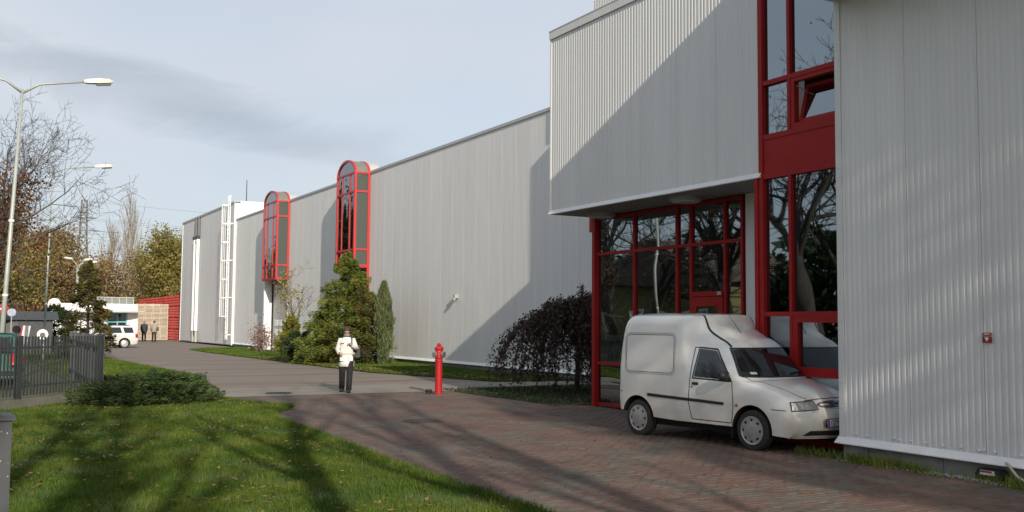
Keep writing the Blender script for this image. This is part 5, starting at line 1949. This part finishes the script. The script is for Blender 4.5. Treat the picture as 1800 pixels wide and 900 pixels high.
VP = dirty_paint('van_white', (.78, .77, .735), (.30, .24, .17), .2, .95)
vb, vbvh = car_body('body', van, ST, VP, (0.0, 2.28), .285, .355)


def vput(name, mb, m, parent=None):
    return put(name, mb, m, parent or van, loc=(0, 0, 0), smooth=True)


for s in (-1, 1):
    vput('door_window', patch(vbvh, [(1.10, .985), (.40, .965), (.74, 1.375), (1.045, 1.40)], 'side', .004, 8, s), m_carglass)
    gl = [(1.125, .965), (.385, .945), (.73, 1.395), (1.06, 1.42)]
    vput('window_seal', ribbon(vbvh, gl, 'side', .022, .0025, s, closed=True), M['black'])
    vput('door_seam', ribbon(vbvh, [(1.17, .97), (1.14, 1.42), (.74, 1.405), (.36, .94), (.33, .6), (.36, .36), (1.13, .36), (1.19, .6), (1.17, .97)], 'side', .013, .002, s), m_seam)
    vput('side_panel', ribbon(vbvh, rounded(1.46, 2.56, .99, 1.62, .09), 'side', .022, .002, s, closed=True), mat('pressed_edge', (.46, .455, .43), .4))
    vput('side_panel', ribbon(vbvh, rounded(1.485, 2.535, 1.015, 1.595, .08), 'side', .008, .0025, s, closed=True), m_seam)
    vput('rub_strip', patch(vbvh, [(2.04, .645), (.50, .605), (.50, .645), (2.04, .69)], 'side', .012, 14, s), M['black'])
    vput('indicator', patch(vbvh, [(.29, .60), (.24, .60), (.24, .635), (.29, .635)], 'side', .006, 3, s), m_amber)
    vput('bumper_seam', ribbon(vbvh, [(2.74, .69), (2.62, .685)], 'side', .012, .002, s), m_seam)
    vput('bumper_seam', ribbon(vbvh, [(-.34, .60), (-.46, .60), (-.56, .595)], 'side', .010, .003, s), m_seam)
    vput('handle', patch(vbvh, [(1.12, .865), (1.0, .865), (1.0, .905), (1.12, .905)], 'side', .012, 4, s), M['black'])
    vput('lock', patch(vbvh, [(1.145, .82), (1.12, .82), (1.12, .845), (1.145, .845)], 'side', .004, 2, s), M['black'])
    vput('headlight', patch(vbvh, [(s * .705, .598), (s * .37, .622), (s * .40, .722), (s * .685, .698)], 'front', .006, 8), m_headlamp)
    vput('headlight_rim', ribbon(vbvh, [(s * .712, .59), (s * .36, .614), (s * .39, .73), (s * .69, .706)], 'front', .012, .004, closed=True), m_seam)
    vput('gutter', ribbon(vbvh, [(s * .56, .56), (s * .545, .72), (s * .535, .95), (s * .53, 1.04), (s * .52, 1.12), (s * .50, 1.2)], 'top', .028, .006), M['black'])
    vput('wiper', ribbon(vbvh, [(s * .05, 1.055), (s * .3 + .2, 1.085)], 'front', .016, .02), M['black'])
    mi = vput('mirror', MB().grid([[(s * (.80 + a), .40 + c, b) for (a, b, c) in ring] for ring in (
        [(.0, .98, .0), (.0, 1.07, .0), (.0, 1.07, .05), (.0, .98, .05)], [(.06, .955, -.03), (.06, 1.095, -.03), (.06, 1.095, .07), (.06, .955, .07)], [(.17, .96, -.03), (.17, 1.09, -.03), (.17, 1.085, .05), (.17, .965, .05)], [(.19, .98, .0), (.19, 1.07, .0), (.19, 1.07, .03), (.19, .98, .03)])], closed=True).add([(s * .99, .40 + c, b) for (b, c) in ((.98, .0), (1.07, .0), (1.07, .03), (.98, .03))], [(0, 1, 2, 3)]), M['black'])
    vput('mirror_foot', patch(vbvh, [(.56, .955), (.40, .955), (.42, .99), (.56, 1.05)], 'side', .012, 3, s), M['black'])
    for y in (0.0, 2.28):
        wheel(van, s * .715, y, .285, s, mat('hub_cap', (.42, .42, .41), .35, .5, .15, 20), .165)
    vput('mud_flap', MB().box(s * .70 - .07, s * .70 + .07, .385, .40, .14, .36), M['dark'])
vput('windscreen', patch(vbvh, [(-.70, 1.03), (.70, 1.03), (.575, 1.405), (-.575, 1.405)], 'front', .005, 14), m_carglass)
vput('windscreen_seal', ribbon(vbvh, [(-.715, 1.02), (.715, 1.02), (.585, 1.415), (-.585, 1.415)], 'front', .022, .003, closed=True), M['black'])
vput('hood_seam', ribbon(vbvh, [(-.69, .20), (-.665, .05), (-.63, -.15), (-.585, -.40), (-.52, -.60), (-.45, -.665)], 'top', .009, .002), m_seam)
vput('hood_seam', ribbon(vbvh, [(.69, .20), (.665, .05), (.63, -.15), (.585, -.40), (.52, -.60), (.45, -.665)], 'top', .009, .002), m_seam)
vput('hood_seam', ribbon(vbvh, [(-.50, .735), (-.25, .752), (0, .757), (.25, .752), (.50, .735)], 'front', .009, .003), m_seam)
gq = []
for k in range(28):
    a = 2 * math.pi * k / 28
    gq.append((.36 * math.cos(a), .675 + .047 * math.sin(a)))
pts = [drape(vbvh, a, b, 'front', .006) for a, b in gq]
cen = drape(vbvh, 0, .675, 'front', .010)
gb = MB()
gb.add([tuple(p) for p in pts] + [tuple(cen)], [(k, (k + 1) % 28, 28) for k in range(28)])
gr_ = vput('grille', gb, mat('grille_dark', (.10, .095, .09), .5, .2, .2, 60))
vput('grille_rim', ribbon(vbvh, gq, 'front', .012, .008, closed=True), mat('chrome', (.7, .7, .68), .2, .9))
em = [(.062 * math.cos(2 * math.pi * k / 20), .675 + .028 * math.sin(2 * math.pi * k / 20)) for k in range(20)]
epts = [drape(vbvh, a, b, 'front', .016) for a, b in em]
put('emblem', MB().add([tuple(p) for p in epts], [tuple(range(20))]), mat('emblem_blue', (.05, .06, .12), .3), gr_, loc=(0, 0, 0))
put('emblem_rim', ribbon(vbvh, em, 'front', .010, .018, closed=True), bpy.data.materials['chrome'], gr_, loc=(0, 0, 0))
vput('lower_intake', patch(vbvh, [(-.60, .27), (.60, .27), (.52, .335), (-.52, .335)], 'front', .006, 12), M['black'])
vput('bumper_lip', ribbon(vbvh, [(-.68, .252), (-.3, .25), (0, .25), (.3, .25), (.68, .252)], 'front', .012, .006), mat('lip_beige', (.5, .47, .4), .5))
vput('tow_cap', patch(vbvh, [(-.58, .40), (-.50, .40), (-.50, .455), (-.58, .455)], 'front', .003, 3), mat('tow_edge', (.6, .585, .54), .4))
pl = vput('number_plate', MB().box(-.36, .16, -.935, -.90, .385, .495), mat('plate_frame', (.10, .03, .03), .5))
put('plate_face', MB().box(-.35, .15, -.938, -.935, .393, .487), mat('plate_white', (.62, .62, .6), .4), pl, loc=(0, 0, 0))
put('plate_band', MB().box(-.35, -.312, -.940, -.938, .393, .487), mat('plate_blue', (.03, .09, .3), .4), pl, loc=(0, 0, 0))
for k, ch in enumerate('SZY'):
    o = link('lettering', text_mesh(ch, .098), pl, (-.298 + k * .066, -.9395, .405))
    o.rotation_euler = (math.radians(90), 0, 0)
    o.scale = (.88, 1, 1)
    o.data.materials.append(M['black'])
vput('aerial', MB().tube([(-.1, .66, 1.5), (-.12, 1.02, 1.93)], [.006, .003], 5), M['black'])
vput('aerial_base', MB().lathe([(.02, 0), (.012, .03)], 10, (-.1, .66, 1.495)), M['black'])
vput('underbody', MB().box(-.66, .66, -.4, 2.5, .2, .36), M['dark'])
vput('inspection_sticker', patch(vbvh, [(-.60, 1.05), (-.52, 1.05), (-.515, 1.08), (-.595, 1.08)], 'front', .008, 2), mat('sticker', (.5, .55, .6), .5))


# ---- silver estate in front of the gatehouse
def car_stations(L, hw, roof, belt, hood, tail='estate'):
    """front axle at 0, +l to the rear; L = wheelbase"""
    re = L + .85

    def st_(l, w, zs, ws, dl=(0,) * 8):
        return [(l + dl[k], w * ws[k], zs[k]) for k in range(8)]
    W0 = (.95, .98, 1.0, .97, .80, .72, .45, 0)
    a = []
    rt = re - .25 if tail == 'estate' else re - .55
    a.append([(re - .04, hw * .85, .32), (re, hw * .88, .5), (re - .01, hw * .88, .7), (re - .05, hw * .86, belt), (rt + .04, hw * .70, roof - .12), (rt + .02, hw * .62, roof - .06), (rt, hw * .4, roof - .04), (rt, 0, roof - .03)])
    a.append([(re - .15, hw * .95, .26), (re - .12, hw, .5), (re - .13, hw, .7), (re - .18, hw * .96, belt), (rt - .05, hw * .78, roof - .11), (rt - .08, hw * .70, roof - .035), (rt - .10, hw * .44, roof - .012), (rt - .10, 0, roof)])
    for l in (L + .2, L - .4, L * .55):
        a.append(st_(l, hw, (.22, .45, .68, belt, roof - .10, roof - .025, roof, roof + .01), W0))
    a.append([(L * .38, hw * .96, .22), (L * .38, hw, .45), (L * .38, hw, .68), (L * .38, hw * .97, belt), (L * .40, hw * .80, roof - .13), (L * .36, hw * .72, roof - .05), (L * .32, hw * .45, roof - .025), (L * .31, 0, roof - .02)])
    a.append([(.38, hw * .96, .22), (.38, hw, .45), (.38, hw, .66), (.36, hw * .97, belt - .03), (.28, hw * .90, belt + .0), (.2, hw * .8, belt + .01), (.08, hw * .45, belt + .02), (.04, 0, belt + .02)])
    a.append([(-.35, hw * .96, .22), (-.35, hw * .99, .42), (-.35, hw * .98, .6), (-.36, hw * .93, hood + .06), (-.40, hw * .84, hood + .10), (-.43, hw * .7, hood + .11), (-.48, hw * .4, hood + .12), (-.5, 0, hood + .12)])
    a.append([(-.6, hw * .93, .22), (-.64, hw * .95, .40), (-.68, hw * .92, .55), (-.71, hw * .83, hood - .04), (-.75, hw * .74, hood), (-.78, hw * .62, hood + .01), (-.83, hw * .35, hood + .02), (-.85, 0, hood + .02)])
    a.append([(-.64, hw * .90, .21), (-.70, hw * .90, .36), (-.75, hw * .84, .46), (-.79, hw * .74, .5), (-.83, hw * .64, .5), (-.86, hw * .54, .5), (-.9, hw * .3, .5), (-.92, 0, .5)])
    a.append([(-.6, hw * .86, .2), (-.66, hw * .82, .202), (-.7, hw * .76, .202), (-.74, hw * .66, .202), (-.78, hw * .58, .202), (-.8, hw * .48, .202), (-.85, hw * .28, .202), (-.87, 0, .202)])
    return a, re, rt


def car(name, loc, rot, label, paint, L, hw, roof, belt, hood, tail, rim):
    root = thing(name, loc, label, 'car', None, rot, True)
    st_, re, rt = car_stations(L, hw, roof, belt, hood, tail)
    wr = .30
    body, bv = car_body('body', root, st_, paint, (0.0, L), wr, .36)

    def p(n_, mb, m):
        return put(n_, mb, m, root, loc=(0, 0, 0), smooth=True)
    for s in (-1, 1):
        x0 = L * .42
        p('window', patch(bv, [(x0 + .42, belt + .03), (.62, belt + .02), (x0 + .08, roof - .13), (x0 + .42, roof - .11)], 'side', .005, 6, s), m_carglass)
        p('window', patch(bv, [(L * .94, belt + .03), (x0 + .50, belt + .03), (x0 + .50, roof - .11), (L * .90, roof - .11)], 'side', .005, 6, s), m_carglass)
        p('window', patch(bv, [(re - .30, belt + .04), (L * 1.0, belt + .03), (L * .96, roof - .11), (rt - .14, roof - .12)], 'side', .005, 6, s), m_carglass)
        p('door_seam', ribbon(bv, [(x0 + .46, belt), (x0 + .46, .3)], 'side', .012, .002, s), m_seam)
        p('door_seam', ribbon(bv, [(L * .92, belt), (L * .84, .66), (L * .78, .3)], 'side', .012, .002, s), m_seam)
        p('rub_strip', patch(bv, [(L - .45, .47), (.45, .47), (.45, .52), (L - .45, .52)], 'side', .01, 8, s), M['black'])
        p('handle', patch(bv, [(L * .82, belt - .1), (L * .75, belt - .1), (L * .75, belt - .06), (L * .82, belt - .06)], 'side', .012, 3, s), M['black'])
        p('taillight', patch(bv, [(re - .02, .66), (re - .2, .66), (re - .22, belt - .02), (re - .06, belt - .02)], 'side', .006, 5, s), m_tail)
        p('taillight', patch(bv, [(s * hw * .86, .62), (s * hw * .62, .62), (s * hw * .62, belt - .01), (s * hw * .84, belt - .01)], 'rear', .008, 5), m_tail)
        p('headlight', patch(bv, [(s * hw * .8, hood - .14), (s * hw * .5, hood - .12), (s * hw * .5, hood - .02), (s * hw * .72, hood - .03)], 'front', .006, 5), m_headlamp)
        for y in (0, L):
            wheel(root, s * (hw - .09), y, wr, s, rim, .17)
    p('rear_window', patch(bv, [(-hw * .72, belt + .04), (hw * .72, belt + .04), (hw * .58, roof - .12), (-hw * .58, roof - .12)], 'rear', .006, 6), m_carglass)
    p('windscreen', patch(bv, [(-hw * .8, belt + .05), (hw * .8, belt + .05), (hw * .64, roof - .12), (-hw * .64, roof - .12)], 'front', .006, 8), m_carglass)
    p('bumper', ribbon(bv, [(-hw * .8, .42), (0, .42), (hw * .8, .42)], 'rear', .12, .02), M['black'])
    np_ = p('number_plate', MB().box(-.26, .26, re + .012, re + .022, .53, .64), mat('plate_plain', (.6, .6, .56), .4))
    for s in (-1, 1):
        if tail == 'estate':
            p('roof_rail', MB().tube([(s * hw * .7, rt - .3, roof + .03), (s * hw * .7, L * .5, roof + .03)], .018, 6), M['black'])
    p('underbody', MB().box(-hw * .8, hw * .8, -.4, L + .4, .18, .34), M['dark'])
    return root


car('estate_car', (6.98, 68.5, 0), math.radians(-90), 'silver-white estate car parked in front of the gatehouse, half behind the conifer', dirty_paint('car_silver', (.62, .63, .63), (.4, .36, .3)), 2.58, .84, 1.43, .93, .78, 'estate', mat('alloy', (.6, .6, .6), .3, .6))
car('green_car', (.73, 31.0, 0), math.radians(180), 'dark green car with red tail lights parked behind the metal fence at the left edge', dirty_paint('car_green', (.012, .09, .065), (.08, .09, .07)), 2.5, .84, 1.42, .92, .78, 'hatch', mat('steel_rim', (.4, .4, .4), .4, .5))


# ============================================================ PEOPLE
def skin_mesh(name, joints, edges, radii, root_i, mats, sub=2):
    me = bpy.data.meshes.new(name)
    names = list(joints)
    me.from_pydata([joints[k] for k in names], [(names.index(a), names.index(b)) for a, b in edges], [])
    o = bpy.data.objects.new(name, me)
    COL.objects.link(o)
    sk = o.modifiers.new('s', 'SKIN')
    sk.use_smooth_shade = True
    if not me.skin_vertices:
        with bpy.context.temp_override(object=o):
            bpy.ops.mesh.customdata_skin_add()
    for i, k in enumerate(names):
        r = radii[k]
        me.skin_vertices[0].data[i].radius = r if isinstance(r, tuple) else (r, r)
        me.skin_vertices[0].data[i].use_root = (k == root_i)
    sb = o.modifiers.new('u', 'SUBSURF')
    sb.levels = sub
    sb.render_levels = sub
    dg = bpy.context.evaluated_depsgraph_get()
    dg.update()
    new = bpy.data.meshes.new_from_object(o.evaluated_get(dg))
    new.name = name
    for m in mats:
        new.materials.append(m)
    new.polygons.foreach_set('use_smooth', [True] * len(new.polygons))
    bpy.data.objects.remove(o)
    return new


def ring(c, rx, ry, n=16, tilt=0.0):
    return [(c[0] + rx * math.cos(2 * math.pi * k / n), c[1] + ry * math.sin(2 * math.pi * k / n), c[2] + tilt * math.sin(2 * math.pi * k / n)) for k in range(n)]


m_skin = mat('skin', (.42, .25, .18), .55)


def person(loc, facing, label, J, coat, trousers, hair, shoe, coat_len, group=None, fat=1.0, hood=None):
    """J: joints in the person's own frame (x right, y forward, z up)"""
    root = thing('person', loc, label, 'person', group, math.atan2(facing[1], facing[0]) - math.pi / 2, True)
    j = {k: Vector(v) for k, v in J.items()}
    up_ = (j['head'] - j['neck']).normalized()
    jj = dict(pelvis=j['pelvis'], belly=j['pelvis'].lerp(j['chest'], .5), chest=j['chest'], neck=j['neck'], chin=j['neck'].lerp(j['head'], .5), head=j['head'], crown=j['head'] + up_ * .075)
    ed = [('pelvis', 'belly'), ('belly', 'chest'), ('chest', 'neck'), ('neck', 'chin'), ('chin', 'head'), ('head', 'crown')]
    ra = dict(pelvis=(.14, .11), belly=(.13, .10), chest=(.14, .10), neck=.052, chin=.055, head=.082, crown=.062)
    for s in 'RL':
        for a in ('sho', 'elb', 'wri', 'hand', 'hip', 'knee', 'ank', 'toe'):
            jj[a + s] = j[a + s]
        ed += [('chest', 'sho' + s), ('sho' + s, 'elb' + s), ('elb' + s, 'wri' + s), ('wri' + s, 'hand' + s), ('pelvis', 'hip' + s), ('hip' + s, 'knee' + s), ('knee' + s, 'ank' + s), ('ank' + s, 'toe' + s)]
        ra.update({'sho' + s: .055, 'elb' + s: .042, 'wri' + s: .028, 'hand' + s: (.036, .020), 'hip' + s: .085, 'knee' + s: .056, 'ank' + s: .026, 'toe' + s: .016})
        # fingers and thumb
        d = (j['hand' + s] - j['wri' + s]).normalized()
        sd_ = d.cross(Vector((0, .3, 1))).normalized()
        dn = sd_.cross(d).normalized()
        for q, (o_, ln) in enumerate(((-.027, .062), (-.009, .072), (.009, .068), (.027, .052))):
            b0 = j['hand' + s] + sd_ * o_ + d * .02
            k1, k2 = 'f%d%sa' % (q, s), 'f%d%sb' % (q, s)
            jj[k1] = b0 + d * ln * .5 - dn * .008
            jj[k2] = b0 + d * ln * .75 - dn * .035
            ed += [('hand' + s, k1), (k1, k2)]
            ra[k1], ra[k2] = .0085, .0075
        jj['t' + s] = j['wri' + s].lerp(j['hand' + s], .5) - sd_ * .05 + d * .03
        ed.append(('hand' + s, 't' + s))
        ra['t' + s] = .0095
    me = skin_mesh('body', {k: tuple(v) for k, v in jj.items()}, ed, ra, 'pelvis', [m_skin])
    link('body', me, root, (0, 0, 0))
    # face details
    fw_ = Vector((0, 1, 0))
    hd = j['head']
    f_ = (fw_ - up_ * fw_.dot(up_)).normalized()
    nb = MB()
    c = hd + f_ * .082 - up_ * .012
    nb.tube([c + up_ * .025, c + f_ * .018 - up_ * .012, c - up_ * .02], [.006, .012, .008], 6)
    put('nose', nb, m_skin, root, loc=(0, 0, 0), smooth=True)
    eb_ = MB()
    for s in (-1, 1):
        e = hd + f_ * .074 + up_ * .012 + Vector((s * .03, 0, 0))
        eb_.tube([e - Vector((.012, 0, 0)), e + f_ * .004, e + Vector((.012, 0, 0))], [.003, .007, .003], 6)
    put('eyes', eb_, mat('eye', (.03, .02, .015), .3), root, loc=(0, 0, 0))
    mo = hd + f_ * .074 - up_ * .045
    put('mouth', MB().tube([mo - Vector((.022, 0, 0)), mo + f_ * .005, mo + Vector((.022, 0, 0))], [.004, .007, .004], 6), mat('lips', (.3, .1, .08), .5), root, loc=(0, 0, 0))
    # hair: a cap over the skull, open at the face
    hb = MB()
    rows_ = []
    for t in np.linspace(0, 1, 7):
        a = t * math.pi * .62
        rr = math.sin(a) * .112 + .002
        cz = math.cos(a) * .112
        rw = []
        for k in range(16):
            b_ = 2 * math.pi * k / 16
            x, y = rr * math.cos(b_), rr * math.sin(b_) * 1.12 - .012
            z = cz
            if t > .6 and math.sin(b_) > .25:
                y = min(y, .055)
                z = max(z, .035)
            rw.append(hd + Vector((1, 0, 0)) * x + f_ * y + up_ * (z + .012))
        rows_.append([tuple(p) for p in rw])
    hb.grid(rows_, closed=True)
    put('hair', hb, hair, root, loc=(0, 0, 0), smooth=True)
    # coat: torso shell with flare, collar and two sleeves
    cb_ = MB()
    pv, ch, nk = j['pelvis'], j['chest'], j['neck']
    hem = Vector((pv.x, pv.y + .01, coat_len))
    lv = [(hem + Vector((0, 0, -.002)), .205 * fat, .155 * fat), (hem, .215 * fat, .165 * fat), (pv.lerp(hem, .5), .21 * fat, .16 * fat), (pv, .195 * fat, .145 * fat), (pv.lerp(ch, .45), .175 * fat, .13 * fat), (ch, .205 * fat, .135 * fat), (ch.lerp(nk, .5), .175 * fat, .115 * fat), (ch.lerp(nk, .78), .115 * fat, .09), (nk, .085, .08), (nk + up_ * .045, .082, .078), (nk + up_ * .05, .072, .068)]
    cb_.grid([ring(c, a, b_, 18) for c, a, b_ in lv], closed=True)
    for s in 'RL':
        S_, E_e, W_ = j['sho' + s], j['elb' + s], j['wri' + s]
        cb_.tube([S_.lerp(ch, .35) + Vector((0, 0, .02)), S_, S_.lerp(E_e, .5), E_e, E_e.lerp(W_, .5), W_, W_.lerp(j['hand' + s], .12)], [.07 * fat, .076 * fat, .066 * fat, .06 * fat, .055 * fat, .05, .046], 12)
    put('coat', cb_, coat, root, loc=(0, 0, 0), smooth=True)
    tb = MB()
    for s in 'RL':
        tb.tube([j['hip' + s] + Vector((0, 0, .06)), j['hip' + s], j['hip' + s].lerp(j['knee' + s], .5), j['knee' + s], j['knee' + s].lerp(j['ank' + s], .5), j['ank' + s] + Vector((0, 0, -.02))], [.10, .105, .092, .078, .074, .072], 12)
    put('trousers', tb, trousers, root, loc=(0, 0, 0), smooth=True)
    for s in 'RL':
        a, t = j['ank' + s], j['toe' + s]
        z0 = min(a.z - .07, t.z - .035)
        sb_ = MB()
        d = (t - a)
        d.z = 0
        d.normalize()
        rows_ = []
        for (u, w, h) in ((-.085, .03, .10), (-.07, .05, .15), (0, .055, .16), (.06, .052, .11), (.15, .046, .07), (.20, .025, .04)):
            c = a + d * u
            sd_ = Vector((d.y, -d.x, 0))
            base_z = a.z - .08 + (t.z - a.z + .045) * max(0, u) / .19
            rows_.append([tuple(Vector((c.x, c.y, base_z)) + sd_ * w * math.cos(q) + Vector((0, 0, max(0, math.sin(q)) * h))) for q in np.linspace(0, 2 * math.pi, 11)[:-1]])
        sb_.grid(rows_, closed=True)
        sb_.f += [tuple(range(10))[::-1], tuple(range(50, 60))]
        sb_.m += [0, 0]
        put('shoe', sb_, shoe, root, loc=(0, 0, 0), smooth=True)
    return root, j


m_coat = mat('white_coat', (.66, .64, .60), .8, var=.05, scale=12, bump=.01, bscale=9)
m_blackcloth = mat('black_cloth', (.012, .012, .014), .9)
m_hair = mat('brown_hair', (.045, .022, .015), .6, var=.3, scale=40)
m_boot = mat('black_leather', (.01, .01, .01), .4)
WJ = dict(pelvis=(0, 0, .90), chest=(0, .02, 1.20), neck=(0, .045, 1.385), head=(0, .105, 1.515),
          shoR=(.15, .01, 1.30), elbR=(.235, -.02, 1.06), wriR=(.185, .17, .985), handR=(.145, .235, .965),
          shoL=(-.15, .01, 1.30), elbL=(-.24, .03, 1.08), wriL=(-.155, .19, 1.17), handL=(-.10, .215, 1.20),
          hipR=(.095, 0, .86), kneeR=(.10, .05, .47), ankR=(.11, -.20, .10), toeR=(.115, -.06, .05),
          hipL=(-.09, 0, .86), kneeL=(-.085, .14, .47), ankL=(-.07, .20, .08), toeL=(-.075, .35, .05))
wm, j = person((8.63, 23.9, .012), (-.36, -.93), 'person in a white coat and black trousers walking towards the camera, head bowed', WJ, m_coat, m_blackcloth, m_hair, m_boot, .64, fat=.92)
put('bag_strap', MB().bar((-.13, .12, 1.42), (-.125, .165, 1.18), .028, .012).bar((-.13, .12, 1.42), (-.17, -.10, 1.36), .028, .012), M['black'], wm, loc=(0, 0, 0))
put('shoulder_bag', MB().box(-.33, -.10, -.32, -.16, .86, 1.16), M['black'], wm, loc=(0, 0, 0))
put('collar', MB().grid([ring((0, .03, 1.37), .10, .095, 14), ring((0, .04, 1.42), .105, .10, 14)], closed=True), mat('dark_collar', (.03, .03, .04), .9), wm, loc=(0, 0, 0))
for (x0, x1, z0, z1) in ((-.15, -.06, 1.215, 1.225), (.06, .15, 1.215, 1.225)):
    put('pocket_trim', MB().box(x0, x1, .135, .163, z0, z1), M['black'], wm, loc=(0, 0, 0))
put('coat_belt', MB().grid([ring((0, .008, .955), .205, .155, 18), ring((0, .008, .985), .205, .155, 18)], closed=True), mat('belt_cloth', (.6, .56, .48), .8), wm, loc=(0, 0, 0))
for x0 in (.05, -.16):
    put('pocket', MB().box(x0, x0 + .11, .15, .175, .78, .90), m_coat, wm, loc=(0, 0, 0))


def walker(dz):
    return dict(pelvis=(0, 0, .94), chest=(0, .02, 1.28), neck=(0, .02, 1.48), head=(0, .05, 1.62),
                shoR=(.19, 0, 1.42), elbR=(.24, -.06, 1.14), wriR=(.22, .02, .9), handR=(.21, .05, .82),
                shoL=(-.19, 0, 1.42), elbL=(-.25, .03, 1.14), wriL=(-.22, .14, .93), handL=(-.2, .18, .86),
                hipR=(.095, 0, .9), kneeR=(.10, .02, .5), ankR=(.10, -.14 - dz, .09), toeR=(.10, .0 - dz, .05),
                hipL=(-.095, 0, .9), kneeL=(-.10, .12, .5), ankL=(-.10, .12 + dz, .08), toeL=(-.10, .27 + dz, .05))


person((14.2, 89.6, .01), (.1, 1), 'person in a dark jacket and dark trousers walking away past the cream crates', walker(.0), mat('dark_jacket', (.03, .032, .036), .8), m_blackcloth, mat('grey_hair', (.2, .18, .17), .7), m_boot, .78, fat=1.1)
bp_, _ = person((14.68, 87.6, .01), (.05, 1), 'person in a beige jacket with a shoulder bag walking away, nearer the warehouse end', walker(.03), mat('beige_jacket', (.34, .28, .22), .8, color2=(.2, .15, .13), scale=2.5), m_blackcloth, mat('black_hair', (.015, .012, .012), .6), m_boot, .80, fat=1.08)
put('shoulder_bag', MB().box(.2, .34, -.16, .06, .92, 1.2), M['black'], bp_, loc=(0, 0, 0))

for o in bpy.data.objects:
    if 'local' in o:
        del o['local']
